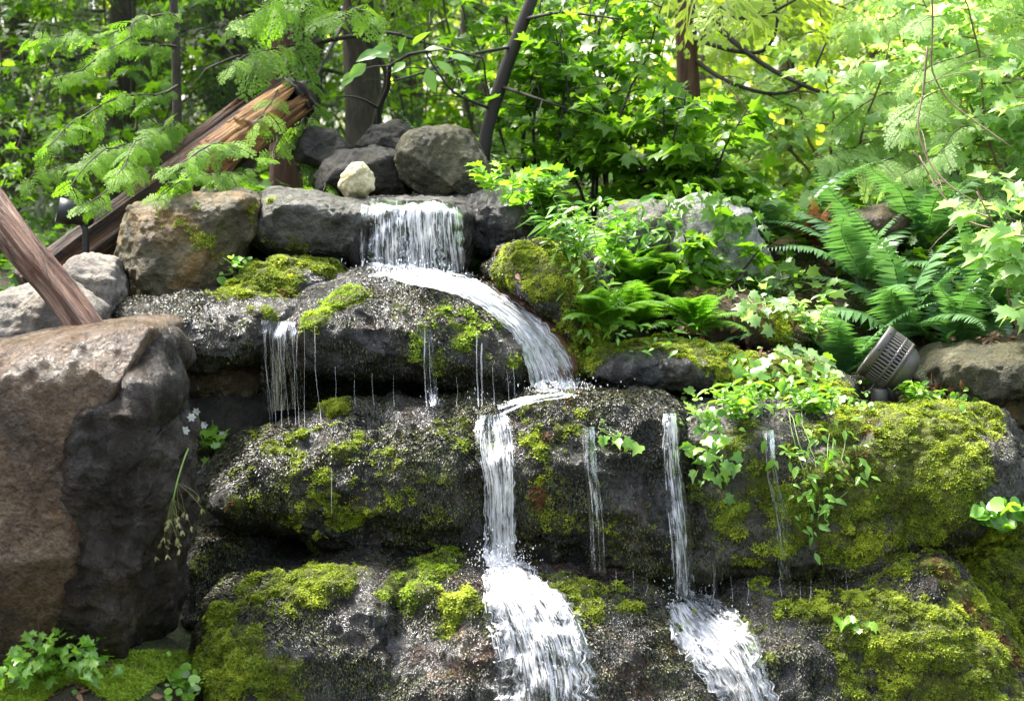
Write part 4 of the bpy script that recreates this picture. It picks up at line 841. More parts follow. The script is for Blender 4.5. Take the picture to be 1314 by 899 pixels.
for k, (px, Y, s) in enumerate(((30, 10.5, .9), (140, 9.4, .8), (290, 10.2, .9), (-60, 9.2, .8), (385, 10.8, .95), (520, 14, 1.1), (215, 12, 1.0), (650, 17, 1.2), (90, 12.5, 1.0), (340, 13, 1.1))):
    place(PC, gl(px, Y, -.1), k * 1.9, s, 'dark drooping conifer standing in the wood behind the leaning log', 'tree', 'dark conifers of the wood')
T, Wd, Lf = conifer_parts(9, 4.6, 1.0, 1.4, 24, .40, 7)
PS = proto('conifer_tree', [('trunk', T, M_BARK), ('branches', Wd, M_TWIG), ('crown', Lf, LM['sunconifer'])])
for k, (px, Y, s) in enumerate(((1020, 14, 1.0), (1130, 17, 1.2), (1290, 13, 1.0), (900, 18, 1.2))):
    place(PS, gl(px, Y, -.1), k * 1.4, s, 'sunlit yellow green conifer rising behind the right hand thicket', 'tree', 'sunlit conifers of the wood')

# ------------------------------------------------------------------ trees whose trunks show
def trunk_tree(name, path, wpx, mat, label, crown_mat, seed, top=1.6, crown=True, branches=()):
    pts = [W(px, py, Y) for px, py, Y in path]; b = pts[0].copy(); b[2] = float(gz(b[0], b[1])) - .1
    d = (pts[-1] - pts[-2]); d = d / d[2]; tip = pts[-1] + d * top
    P_ = np.vstack([b, pts, tip]); t = np.concatenate([[0], np.cumsum(np.linalg.norm(np.diff(P_, axis=0), axis=1))]); n = 30; s = np.linspace(0, t[-1], n)
    P_ = np.stack([np.interp(s, t, P_[:, c]) for c in range(3)], -1); r0 = wpx / 2 * path[0][2] / F_PX
    for _ in range(2): P_[1:-1] = (P_[:-2] + 2 * P_[1:-1] + P_[2:]) / 4
    rr = np.interp(s, [0, t[-1]], [1.1, .55]) * r0; rr[0] *= 1.3
    o = empty(name, b, label, 'tree'); B = MB(); B.tube(P_, rr, 14)
    V = B.v[0]; ang = V * np.array([22 / max(r0 * 14, .5), 22 / max(r0 * 14, .5), 2]); V += nrm(V - np.vstack([np.repeat(P_, 14, 0), P_[:1], P_[-1:]])) * (fbm(ang * 2, 3, seed) * .10 * r0)[:, None]
    B.build('trunk', mat, o)
    if crown:
        r = rng(seed); Wd, Lf = MB(), MB(); zt = P_[:, 2]
        for k in range(9):
            z = r.uniform(2.2, zt[-1]); a = np.array([np.interp(z, zt, P_[:, c]) for c in range(3)]); az = k * 2.4; L = r.uniform(.7, 1.3)
            bough(a, a + np.array([math.cos(az) * L, math.sin(az) * L, -.25 * L]), seed * 10 + k, Wd, Lf, False, 9, .34, .05, .012)
        Lf.build('crown', LM[crown_mat], o); Wd.build('branches', M_TWIG, o)
    for k, (bp, wd) in enumerate(branches):
        q = np.array([W(px, py, Y) for px, py, Y in bp]); t = np.linspace(0, 1, len(q)); tt = np.linspace(0, 1, 16); q = np.stack([np.interp(tt, t, q[:, c]) for c in range(3)], -1)
        for _ in range(2): q[1:-1] = (q[:-2] + 2 * q[1:-1] + q[2:]) / 4
        B = MB(); B.tube(q, np.linspace(1, .35, 16) * wd / 2 * bp[0][2] / F_PX, 6)
        for j in range(3, 15, 2):
            e = q[j] + (q[min(j + 1, 15)] - q[j - 1]) * 1.2 + rng(seed + j + k * 9).normal(0, .06, 3); B.tube(curve(q[j], e, .01, 5, j, .05), np.linspace(.003, .001, 5), 4, cap=False)
        B.build('branch', M_TWIG, o)
    return o
trunk_tree('tree', [(468, 190, 9), (466, 100, 9), (460, 0, 9)], 46, M_BARK, 'thick brown tree trunk behind the cream stone', 'conifer', 1, branches=(([(480, 175, 8.6), (488, 130, 8.4), (500, 100, 8.3), (480, 60, 8.3), (450, 20, 8.3)], 11), ([(470, 60, 9), (500, 20, 8.6), (560, -20, 8.4)], 8), ([(440, 30, 9), (415, 80, 8.6), (395, 130, 8.5)], 7)))
trunk_tree('tree', [(365, 120, 7.8), (363, 60, 7.8), (360, 0, 7.8)], 40, M_RBARK, 'red barked tree trunk directly behind the broken rotten log', 'conifer', 2, branches=(([(380, 60, 7.8), (430, 50, 7.6), (500, 40, 7.5), (560, 60, 7.5)], 8), ([(345, 90, 7.8), (310, 70, 7.6), (260, 90, 7.5)], 7)))
trunk_tree('tree', [(886, 250, 8), (885, 120, 8), (878, 0, 8)], 30, M_RBARK, 'slim red trunk rising behind the pale cracked rock', 'sunconifer', 3, branches=(
    ([(888, 20, 8), (930, 24, 7.8), (980, 22, 7.7), (1030, -5, 7.6)], 8), ([(890, 50, 8), (945, 68, 7.8), (985, 68, 7.7), (1000, 30, 7.6), (990, -10, 7.6)], 7),
    ([(900, 10, 8), (930, 45, 7.8), (980, 85, 7.7), (1030, 110, 7.6), (1065, 122, 7.6), (1095, 142, 7.6)], 9), ([(888, 75, 8), (930, 105, 7.8), (990, 124, 7.7), (1035, 112, 7.6), (1060, 55, 7.6)], 7)))
trunk_tree('tree', [(608, 200, 11), (612, 130, 11), (606, 40, 11)], 34, M_GBARK, 'pale grey trunk in the wood left of the thin leaning trunk', 'conifer', 4)
trunk_tree('tree', [(312, 150, 10), (308, 80, 10), (300, 0, 10)], 26, M_BARK, 'dark upright trunk left of the red barked trunk', 'conifer', 5)
trunk_tree('tree', [(616, 190, 7.2), (634, 130, 7.2), (655, 70, 7.2), (690, -20, 7.2)], 17, M_TWIG, 'thin dark leaning trunk rising behind the lichened block', 'maple', 6, 2.2, False, branches=(
    ([(660, 60, 7.2), (600, 70, 7.1), (540, 95, 7.0), (500, 105, 7.0)], 5), ([(640, 110, 7.2), (700, 130, 7.0), (760, 150, 7.0)], 5), ([(672, 25, 7.2), (720, 15, 7.0), (800, 25, 7.0)], 5), ([(630, 140, 7.2), (580, 120, 7.0), (540, 60, 7.0), (560, 10, 7)], 4)))

# cedar boughs over the rocks on the left, on slim trunks
def cedar(path, wpx, label, boughs, seed, mat=M_BARK, leaf='cedar'):
    o = trunk_tree('cedar_tree', path, wpx, mat, label, 'cedar', seed, 1.6, False)
    Wd, Lf = MB(), MB()
    for k, (a, b, n, s) in enumerate(boughs): bough(W(*a), W(*b), seed * 40 + k, Wd, Lf, True, n, s, .03, .006)
    rr = rng(seed)
    for k in range(5):   # boughs above the picture
        z = rr.uniform(2.4, 3.8); a = np.array([np.array(o.location)[0], np.array(o.location)[1], z]); az = k * 2.4
        bough(a, a + np.array([math.cos(az), math.sin(az), -.3]) * .8, seed * 90 + k, Wd, Lf, False, 9, .3, .05, .01)
    Wd.build('branches', M_TWIG, o); Lf.build('foliage', LM[leaf], o); return o
cedar([(222, 250, 7.3), (228, 150, 7.3), (226, 60, 7.3), (222, 0, 7.3)], 12, 'slim cedar with bright feathery boughs hanging over the rotten log', [
    ((226, 60, 7.2), (60, 100, 6.6), 21, .092), ((228, 110, 7.2), (60, 190, 6.4), 23, .092), ((230, 160, 7.2), (90, 240, 6.2), 23, .092), 
     ((222, 150, 7.2), (150, 225, 6.15), 26, .092), ((230, 190, 7.2), (40, 225, 6.5), 23, .092), ((225, 180, 7.2), (110, 262, 6.2), 20, .092),
    ((226, 20, 7.2), (130, 70, 6.6), 20, .092), ((226, 40, 7.2), (40, 50, 6.8), 21, .092), ((310, 195, 6.6), (215, 222, 6.1), 20, .092), ((310, 225, 6.5), (200, 256, 6.05), 21, .092)], 21)
cedar([(400, 150, 7.6), (404, 80, 7.6), (398, 0, 7.6)], 10, 'slim cedar with sparse bright sprays above the broken log end', [
    ((400, 20, 7.5), (300, 30, 6.8), 8, .19), ((402, 60, 7.5), (296, 85, 6.7), 8, .18), ((400, 5, 7.5), (330, 15, 6.6), 7, .19), ((402, 100, 7.5), (325, 160, 6.5), 6, .14), ((402, 130, 7.5), (350, 205, 6.45), 7, .13), ((400, 150, 7.5), (415, 245, 6.5), 8, .11), ((404, 30, 7.5), (480, 20, 7.0), 7, .18)], 22)
cedar([(1010, 260, 9.0), (1012, 150, 9.0), (1016, 0, 9.0)], 12, 'slim cedar with yellow green boughs between the red trunk and the fern bank', [
    ((1014, 20, 8.9), (930, 60, 8.0), 16, .17), ((1014, 50, 8.9), (1100, 70, 8.0), 16, .17), ((1012, 90, 8.9), (925, 140, 7.9), 16, .17), ((1012, 120, 8.9), (1090, 150, 7.8), 16, .17), ((1012, 160, 8.9), (950, 215, 7.7), 16, .16), ((1012, 180, 8.9), (1075, 230, 7.6), 16, .16), ((1014, 0, 8.9), (960, 0, 8), 14, .17)], 24, leaf='sunconifer')
cedar([(1318, 320, 7.6), (1320, 150, 7.6), (1322, 0, 7.6)], 12, 'slim cedar at the edge of the photo with feathery pale boughs over the sword ferns', [
    ((1320, 20, 7.5), (1180, 30, 6.8), 18, .14), ((1320, 60, 7.5), (1170, 95, 6.7), 18, .14), ((1320, 100, 7.5), (1160, 160, 6.7), 18, .14), ((1320, 140, 7.5), (1200, 200, 6.6), 16, .14), ((1320, 180, 7.5), (1140, 235, 6.7), 18, .14), ((1320, 210, 7.5), (1240, 265, 6.5), 14, .13), ((1320, 10, 7.5), (1260, -10, 6.9), 12, .14)], 25, leaf='palecedar')
cedar([(1225, 300, 8.4), (1228, 150, 8.4), (1232, 0, 8.4)], 14, 'slim cedar with pale grey green boughs over the fern bank', [
    ((1230, 40, 8.3), (1080, 30, 7.6), 18, .17), ((1230, 80, 8.3), (1090, 90, 7.4), 18, .17), ((1230, 120, 8.3), (1070, 165, 7.2), 20, .17), ((1230, 160, 8.3), (1060, 200, 7.1), 20, .17), ((1228, 190, 8.3), (1110, 215, 7.0), 18, .17), ((1230, 60, 8.3), (1340, 60, 7.4), 16, .17), ((1230, 10, 8.3), (1150, -20, 7.5), 16, .17), ((1230, 140, 8.3), (1330, 160, 7.3), 16, .17)], 23, leaf='palecedar')

# ------------------------------------------------------------------ shrubs near the water
def near_shrub(px, Y, h, sp, leaf, size, mat, stem, label, seed, **k):
    w, l = shrub_parts(seed, h, sp, leaf, size, **k); o = proto('shrub', [('stems', w, stem), ('foliage', l, LM[mat])])
    return place(o, gl(px, Y), 0, 1, label, 'shrub')
near_shrub(770, 7.2, 1.05, .42, MAPLE, .060, 'maple', M_TWIG, 'tall maple shrub with dense lobed leaves above the upright fern', 31, stems=6, twigs=15, leaves=10)
near_shrub(865, 7.0, .58, .36, MAPLE, .075, 'maple', M_TWIG, 'maple shrub leaning over the pale cracked rock', 32, stems=6, twigs=12, leaves=9, lean=(.0, -.15))
near_shrub(690, 7.4, 1.0, .40, MAPLE, .065, 'maple', M_TWIG, 'thin maple shrub behind the black boulder by the top waterfall', 33, stems=6, twigs=11, leaves=8)
near_shrub(895, 6.36, .40, .26, IVY, .055, 'maple', M_TWIG, 'dark leaved bush with pointed leaves right in front of the pale cracked rock', 34, stems=5, twigs=10, leaves=9)
near_shrub(1340, 7.1, 1.15, .6, MAPLE, .072, 'pale', M_STEM, 'pale layered maple shrub with long brown stems above the sword ferns', 35, stems=7, twigs=13, leaves=11, flat=.22, lean=(-.12, -.2), bare=.35)
near_shrub(1080, 7.6, .75, .5, MAPLE, .065, 'pale', M_STEM, 'low pale maple shrub behind the flat brown rock', 37, stems=6, twigs=12, leaves=8, flat=.22)
near_shrub(1350, 6.0, .75, .4, MAPLE, .072, 'pale', M_STEM, 'nearest pale maple shrub standing above the craggy grey rock', 38, stems=5, twigs=8, leaves=7, flat=.22, lean=(-.05, 0), bare=.5)
# sapling branch with big backlit leaves
o = empty('sapling', gl(484, 7.3), 'bare sapling with a spray of large backlit leaves above the dark pointed rock', 'sapling')
B = MB(); main = np.array([np.array(gl(484, 7.3)), W(486, 140, 7.2), W(498, 112, 7.1), W(500, 85, 7.0), W(525, 70, 6.9), W(570, 62, 6.9), W(620, 75, 6.9)]); B.tube(main, np.linspace(.012, .004, 7), 6); B.tube(curve(main[3], W(440, 105, 6.7), .02, 7, 3), np.linspace(.004, .001, 7), 4); B.tube(curve(main[1], W(430, 125, 7.0), .02, 7, 4), np.linspace(.006, .002, 7), 4)
B.build('stem', M_TWIG, o); L = MB(); rr = rng(77)
lp = np.array([W(px, py, 6.75 + rr.uniform(-.05, .1)) for px, py in ((505, 62), (490, 66), (470, 82), (455, 92), (512, 68), (530, 58), (545, 64), (560, 78), (575, 72), (590, 84), (548, 88), (520, 80), (500, 74))])
ld = np.array([(-1, -.1, -.1), (-1, -.3, -.35), (-1, -.2, -.8), (-.8, -.2, -.9), (.2, -.3, .5), (.5, -.4, .4), (1, -.2, .1), (.7, -.3, -.6), (1, -.3, -.2), (.8, -.2, -.6), (.3, -.3, -.9), (-.5, -.4, -.4), (-1, -.3, .1)], float)
L.stamp(OVATE[0] * (1.25, 1, 1), OVATE[1], frames(nrm(ld), nrm(rr.normal(0, .3, (13, 3)) + (0, -.5, .9))), lp, rr.uniform(.065, .105, 13), rr.random(13)); L.build('foliage', LM['herb'], o)
# long brown stems of the pale shrub
for k, (pp, lab) in enumerate((([(1190, 60, 6.4), (1185, 120, 6.4), (1175, 160, 6.35), (1190, 210, 6.3), (1230, 250, 6.2), (1330, 295, 6.1)], 'long bare brown cane arching over the sword ferns'), ([(1300, 300, 6.2), (1240, 285, 6.3), (1200, 240, 6.4), (1180, 200, 6.5)], 'short tan cane crossing below the long brown cane'), ([(1196, -10, 6.6), (1197, 40, 6.6), (1194, 90, 6.6), (1215, 130, 6.6), (1300, 190, 6.4)], 'upright reddish cane at the top of the fern bank'))):
    q = np.array([W(*p) for p in pp]); tt = np.linspace(0, len(q) - 1, 20); q = np.stack([np.interp(tt, np.arange(len(q)), q[:, c]) for c in range(3)], -1)
    for _ in range(2): q[1:-1] = (q[:-2] + 2 * q[1:-1] + q[2:]) / 4
    B = MB(); B.tube(q, np.linspace(.0038, .002, 20), 6)
    for j in range(3, 19, 4): B.tube(curve(q[j], q[j] + rng(j + k).normal(0, .08, 3), .01, 5, j), np.linspace(.002, .0008, 5), 4)
    tag(B.build('cane', M_STEM), lab, 'branch')

# ------------------------------------------------------------------ ferns
def onrock(px, py, dz=0): p, n = hit(px, py); return (p[0], p[1], p[2] + dz)
PI = math.pi
FERNS = [  # loc, length, kind, fronds, label, azimuth range
 ((1085, 6.15), .46, 'sword', 10, 'dark sword fern directly left of the round spotlight', (PI * .9, PI * 2.1)),
 ((1165, 6.3), .58, 'sword', 13, 'large sword fern fanning up behind the round spotlight', (0, 2 * PI)),
 ((1228, 6.25), .56, 'sword', 12, 'sword fern leaning over the craggy grey rock', (0, 2 * PI)),
 ((1282, 6.35), .60, 'sword', 12, 'big upright sword fern at the back of the fern bank', (0, 2 * PI)),
 ((1312, 6.05), .46, 'sword', 10, 'low sword fern against the frame above the craggy grey rock', (0, 2 * PI)),
 ((1105, 6.55), .54, 'sword', 12, 'sword fern beside the flat brown rock', (0, 2 * PI)),
 ((1185, 6.75), .58, 'sword', 12, 'sword fern highest on the fern bank', (0, 2 * PI)),
 ((1015, 6.95), .5, 'sword', 8, 'fern with long feathery fronds behind the dead red fronds', (0, 2 * PI)),
 ((965, 6.9), .36, 'sword', 7, 'fern half hidden behind the pale cracked rock', (0, 2 * PI)),
 ((560, 7.5), .55, 'sword', 9, 'shaded fern behind the lichened block, seen against the wood', (0, 2 * PI)),
 ((500, 7.7), .5, 'sword', 8, 'shaded fern behind the dark pointed rock', (0, 2 * PI)),
 ((660, 7.15), .42, 'sword', 9, 'shaded fern with level fronds right of the lichened block', (0, 2 * PI)),
 ((1250, 6.9), .55, 'sword', 9, 'sword fern under the pale layered maple shrub', (0, 2 * PI)),
]
for k, (b, L, kd, n, lab, (a0, a1)) in enumerate(FERNS): fern(gl(*b, 0), L, kd, n, 300 + k, lab, a0, a1)
fern(gl(1040, 6.75, .05), .30, 'dead', 8, 340, 'dead fern with red brown fronds under the flat brown rock', PI * .8, PI * 2.1)
for k, (px, py, L, n, lab, a0, a1) in enumerate((
 (772, 425, .30, 9, 'lacy light green fern spilling over the mossy cushion', PI * 1.0, PI * 2.0),
 (815, 432, .30, 10, 'lacy light fern in the middle of the mossy slab', PI * .9, PI * 2.1),
 (890, 428, .28, 9, 'lacy fern nearest the leaf litter on the mossy slab', PI * .9, PI * 2.1),
 (860, 372, .36, 8, 'lacy fern stretching a pale frond across the cracked rock', PI * 1.2, PI * 2.3),
 (800, 372, .32, 10, 'bushy lacy fern behind the mossy cushion', 0, 2 * PI),
 (840, 395, .32, 10, 'bushy lacy fern between the mossy cushion and the cracked rock', 0, 2 * PI))):
    q_ = onrock(px, py, .015); fern((q_[0], q_[1] - .07, q_[2] - .01), L, 'lady', n, 350 + k, lab, a0, a1, (0, 1, 2, 1))
p = np.array(gl(805, 6.42, .02)); fern(p, .40, 'lady', 4, 370, 'tall upright light fern in front of the grey rock', PI * 1.1, PI * 1.9, (3, 3, 0, 3), tilt=.08)
fern(onrock(965, 448, -.01), .22, 'sword', 5, 371, 'small glossy green fern lying on the ivy draped slab', PI * .85, PI * 2.15, (1, 2, 2))

# ------------------------------------------------------------------ ivy, vines, herbs
def drape(name, label, cat, pts, nl, leaf, size, mat, stem, seed, spread=14, out=.02, up=.25, stems=True, droop=.4):
    """a small trailing plant: stems that follow the rock through photo pixels, leaves standing off them"""
    r = rng(seed); base, _ = hit(*pts[0]); o = empty(name, base, label, cat); B, L = MB(), MB()
    path = np.array(pts, float); d = np.concatenate([[0], np.cumsum(np.hypot(*np.diff(path, axis=0).T))])
    if stems:
        for s in range(3):
            tt = np.linspace(0, d[-1], 16); q = np.stack([np.interp(tt, d, path[:, 0]) + r.normal(0, spread * .35) * (tt > 0), np.interp(tt, d, path[:, 1]) + r.normal(0, spread * .35) * (tt > 0)], -1)
            P_ = np.array([hit(x, y, .010)[0] for x, y in q]); P_[:, 1] = np.minimum(P_[:, 1], np.convolve(np.pad(P_[:, 1], 2, 'edge'), np.ones(5) / 5, 'valid'))
            B.tube(P_, .0014, 4, cap=False)
        B.build('stem', stem, o)
    s = r.random(nl) * d[-1]; px = np.interp(s, d, path[:, 0]) + r.normal(0, spread, nl); py = np.interp(s, d, path[:, 1]) + r.normal(0, spread * .8, nl)
    PT, DD, NN = [], [], []
    for x, y in zip(px, py):
        p, n = hit(x, y); q = p + n * r.uniform(.004, out) + np.array([0, -1, .4]) * r.uniform(0, out)
        nn = n * .7 + np.array([0, -.35, .8]) + r.normal(0, up, 3); dd = np.array([r.normal(0, .7), -.5, -droop]) + r.normal(0, .3, 3)
        PT.append(q); NN.append(nn); DD.append(dd)
    stamp_leaves(L, leaf, nrm(np.array(DD)), nrm(np.array(NN)), np.array(PT), size * r.uniform(.4, 1.2, nl), r.random(nl)); L.build('foliage', LM[mat], o); return o
drape('ivy', 'bright ivy clump hanging beside the narrow fall', 'ivy', [(905, 520), (905, 560), (915, 590), (928, 612)], 60, IVY, .036, 'ivy', M_GSTEM, 1, 17, .04)
drape('ivy', 'few ivy leaves on the scaly boulder between the falls', 'ivy', [(768, 552), (795, 565), (815, 575)], 11, IVY, .036, 'ivy', M_GSTEM, 2, 9)
drape('vine', 'leafy vine trailing down the mossy boulder below the spotlight', 'vine', [(1010, 530), (1020, 570), (1035, 610), (1040, 660), (1035, 690)], 60, OVATE, .036, 'ivy', M_GSTEM, 3, 16, .04)
drape('vine', 'leafy vine with a star shaped leaf, further right on the mossy boulder', 'vine', [(1075, 540), (1070, 590), (1085, 620), (1060, 640)], 44, OVATE, .036, 'ivy', M_GSTEM, 4, 18, .05)
drape('herb', 'dense pale green seedlings along the top of the mossy boulder', 'plant', [(890, 532), (960, 522), (1050, 520), (1110, 520)], 150, ROUND, .021, 'ivy', M_GSTEM, 5, 15, .05, droop=0)
drape('herb', 'tiny seedlings beside the base of the round spotlight', 'plant', [(1160, 516), (1180, 512), (1200, 505), (1250, 510)], 55, ROUND, .024, 'ivy', M_GSTEM, 6, 9, .04, droop=0)
drape('ivy', 'ivy strand crossing the moss covered slab', 'ivy', [(940, 470), (980, 485), (1010, 500), (1060, 490)], 60, IVY, .044, 'ivy', M_GSTEM, 7, 17, .03)
drape('ivy', 'small ivy sprig over the leaf litter by the brown dead leaf', 'ivy', [(1000, 455), (1040, 465), (1080, 480)], 40, IVY, .042, 'pale', M_GSTEM, 8, 14, .03)
drape('herb', 'bright clover on the moss capped hump', 'plant', [(285, 352), (305, 348), (325, 346)], 26, ROUND, .034, 'ivy', M_GSTEM, 9, 8, .05, droop=0)
drape('herb', 'bright strawberry leaved clump on the bank below the tall brown boulder', 'plant', [(15, 850), (50, 845), (90, 858), (140, 862)], 170, MAPLE, .034, 'ivy', M_GSTEM, 10, 15, .10, droop=0)
drape('herb', 'small bright clump beside the rounded moss shouldered boulder', 'plant', [(222, 890), (240, 882), (250, 890)], 45, ROUND, .032, 'ivy', M_GSTEM, 11, 11, .08, droop=0)
drape('herb', 'pair of pale leaves on the moss wedge', 'plant', [(1085, 800), (1105, 806)], 7, MAPLE, .05, 'ivy', M_GSTEM, 12, 9, .02)
drape('herb', 'light green undergrowth below the lacy ferns', 'plant', [(780, 432), (830, 436), (900, 440)], 55, OVATE, .034, 'herb', M_GSTEM, 13, 12, .06, droop=0)
drape('herb', 'pale green trailing plant spilling down the moss cushions beside the stream', 'plant', [(752, 340), (768, 375), (770, 410), (775, 440)], 95, OVATE, .034, 'ivy', M_GSTEM, 16, 15, .06)
drape('creeper', 'dark leaved creeper hanging over the top of the pale cracked rock', 'plant', [(868, 275), (915, 270), (950, 300), (900, 320)], 90, MAPLE, .046, 'maple', M_GSTEM, 17, 22, .07)
drape('herb', 'leafy weeds covering the grey rock behind the tall upright fern', 'plant', [(775, 280), (810, 285), (850, 290), (830, 320)], 110, OVATE, .045, 'herb', M_GSTEM, 18, 20, .07)
drape('herb', 'leafy seedlings on the low brown slab', 'plant', [(980, 400), (960, 375), (1000, 380)], 70, MAPLE, .042, 'pale', M_GSTEM, 14, 18, .06, droop=0)
drape('herb', 'green leaves behind the bare grey end of the long boulder', 'plant', [(1250, 660), (1310, 655)], 60, ROUND, .05, 'herb', M_GSTEM, 15, 9, .06, droop=0)
def upright(px, py, h, n, leaf, size, mat, label, seed, lean=.3, name='herb', off=(0, 0, 0)):
    """a clump of leafy stalks"""
    r = rng(seed); base = np.array(onrock(px, py, -.01)) + off; o = empty(name, base, label, 'plant'); B, L = MB(), MB(); PT, DD, NN = [], [], []
    for k in range(n):
        e = base + np.array([r.normal(0, lean) * h, r.normal(-.2, lean) * h, h * r.uniform(.55, 1.05)]); st = curve(base + r.normal(0, .015, 3) * (1, 1, 0), e, 0, 9, seed * 9 + k, .08); B.tube(st, np.linspace(.0024, .001, 9), 4, cap=False)
        for j in range(2, 9):
            for q in (0, 1):
                az = j * 2.4 + q * PI; PT.append(st[j]); DD.append((math.cos(az), math.sin(az), r.uniform(-.1, .5))); NN.append((0, -.2, 1) + r.normal(0, .3, 3))
    stamp_leaves(L, leaf, nrm(np.array(DD)), nrm(np.array(NN)), np.array(PT), size * r.uniform(.5, 1.2, len(PT)), r.random(len(PT)))
    B.build('stem', M_GSTEM, o); L.build('foliage', LM[mat], o); return o
upright(738, 335, .20, 11, LANCE, .075, 'herb', 'clump of narrow glossy leaves growing from the moss cushions', 41)
upright(778, 345, .22, 7, OVATE, .055, 'herb', 'pale stalked plant right of the narrow leaved clump', 42)
upright(770, 415, .16, 8, LANCE, .06, 'ivy', 'grassy bright plant at the edge of the stream boulder', 43, .5)
upright(640, 262, .12, 4, MAPLE, .046, 'ivy', 'bright lobed leaves hanging by the right edge of the top waterfall', 44, .6, off=(0, -.25, .02))
upright(690, 262, .10, 4, MAPLE, .042, 'maple', 'lobed green leaves on the black boulder beside the top waterfall', 45, .6)
upright(705, 300, .24, 7, MAPLE, .06, 'herb', 'leafy upright plant behind the narrow leaved clump', 46, .35)
upright(1178, 520, .09, 8, OVATE, .035, 'ivy', 'small leafy sprigs in front of the round spotlight', 47, .5)
upright(950, 535, .12, 8, OVATE, .045, 'ivy', 'leafy sprigs standing on the boulder beside the narrow fall', 48, .5)
upright(1040, 530, .11, 9, OVATE, .045, 'ivy', 'leafy sprigs standing in the middle of the mossy boulder top', 49, .5)
upright(1040, 440, .16, 7, OVATE, .05, 'pale', 'pale leafy stalks left of the dark sword fern', 50, .4)
# flowering plant on the tip of the long boulder
base = np.array(onrock(268, 582)); o = empty('flowering_plant', base, 'white flowered plant with a drooping seed head at the tip of the long boulder', 'plant'); rr = rng(88)
B = MB(); tops = [W(px, py, min(base[1] - .03, hit(px, py)[0][1] - .03)) for px, py in ((246, 535), (262, 545), (238, 552), (252, 528))]
for t_ in tops: B.tube(curve(base, t_, .01, 7, 1), .0016, 4)
arc = np.array([W(px, py, hit(px, py)[0][1] - .05) for k, (px, py) in enumerate(((268, 578), (255, 552), (243, 570), (232, 600), (224, 630), (220, 655), (220, 672)))]); tt = np.linspace(0, 6, 24); arc = np.stack([np.interp(tt, np.arange(7), arc[:, c]) for c in range(3)], -1)
for _ in range(3): arc[1:-1] = (arc[:-2] + 2 * arc[1:-1] + arc[2:]) / 4
B.tube(arc, np.linspace(.0035, .0018, 24), 5); SD = MB()
for k in range(26):
    a = arc[int(rr.integers(14, 24))]; e = a + np.array([rr.normal(0, .035), rr.normal(0, .02), -rr.uniform(.03, .09)]); SD.tube(curve(a, e, .006, 5, k), .0008, 3)
    SD.stamp(LANCE[0] * (1.5, 1, 1), LANCE[1], frames(np.repeat([[rr.normal(0, .3), -.1, -1.]], 3, 0) + rr.normal(0, .35, (3, 3)), rr.normal(0, 1, (3, 3)) + (0, -1, 0)), np.repeat(e[None], 3, 0), .018, rr.random(3))
B.build('stem', M_GSTEM, o); SD.build('seed_head', LM['seed'], o); L = MB()
L.stamp(MAPLE[0], MAPLE[1], frames(rr.normal(0, .6, (30, 3)) + (.1, -.5, .1), rr.normal(0, .3, (30, 3)) + (0, -.5, .9)), base + rr.normal(0, .030, (30, 3)) + (0.035, -.07, .035), rr.uniform(.028, .05, 30), rr.random(30)); L.build('foliage', LM['ivy'], o)
for t_ in (*tops, W(285, 558, base[1] - .05), W(292, 580, base[1] - .05)):
    F = MB(); az = np.arange(6) / 6 * 6.283; F.stamp(OVATE[0] * (1.6, 1, 1), OVATE[1], frames(np.stack([np.cos(az), np.full(6, -.3), np.sin(az)], -1), np.repeat([[0, -1., .25]], 6, 0)), np.repeat(t_[None], 6, 0), .014, rr.random(6)); F.build('flower', LM['petal'], o)
# thin grass stalks in front of the tall boulder
for k, (px, py, h) in enumerate(((42, 850, .20), (55, 845, .16), (30, 848, .24))): pass
base = np.array(onrock(45, 858)); o = empty('grass_tuft', base, 'thin dry grass stalks in front of the tall brown boulder', 'grass'); B = MB()
for k in range(12): B.tube(curve(base + rng(k).normal(0, .02, 3) * (1, 1, 0), base + np.array([rr.normal(0, .06), rr.normal(-.02, .03), rr.uniform(.08, .24)]), 0, 7, k, .08), np.linspace(.001, .0004, 7), 3)
B.build('stalks', LM['seed'], o)
# moss on the bank at the lower left
B = MB(); rr = rng(98); PT, NN = [], []
while len(PT) < 16000:
    x, y = rr.uniform(-20, 265), rr.uniform(838, 915)
    if y > 897 - .06 * x + 14 * math.sin(x * .05): continue
    p, q = hit(x, y)
    if q[2] > .5: PT.append(p + q * .002); NN.append(q + rr.normal(0, .35, 3) + (0, 0, .3))
PT, NN = np.array(PT), nrm(np.array(NN)); B.stamp(TUFT[0], TUFT[1], frames(nrm(np.cross(NN, rr.normal(size=NN.shape))), NN), PT, rr.uniform(.006, .014, len(PT)), rr.random(len(PT)))
tag(B.build('moss', M_LIME, origin=tuple(PT.mean(0))), kind='stuff')
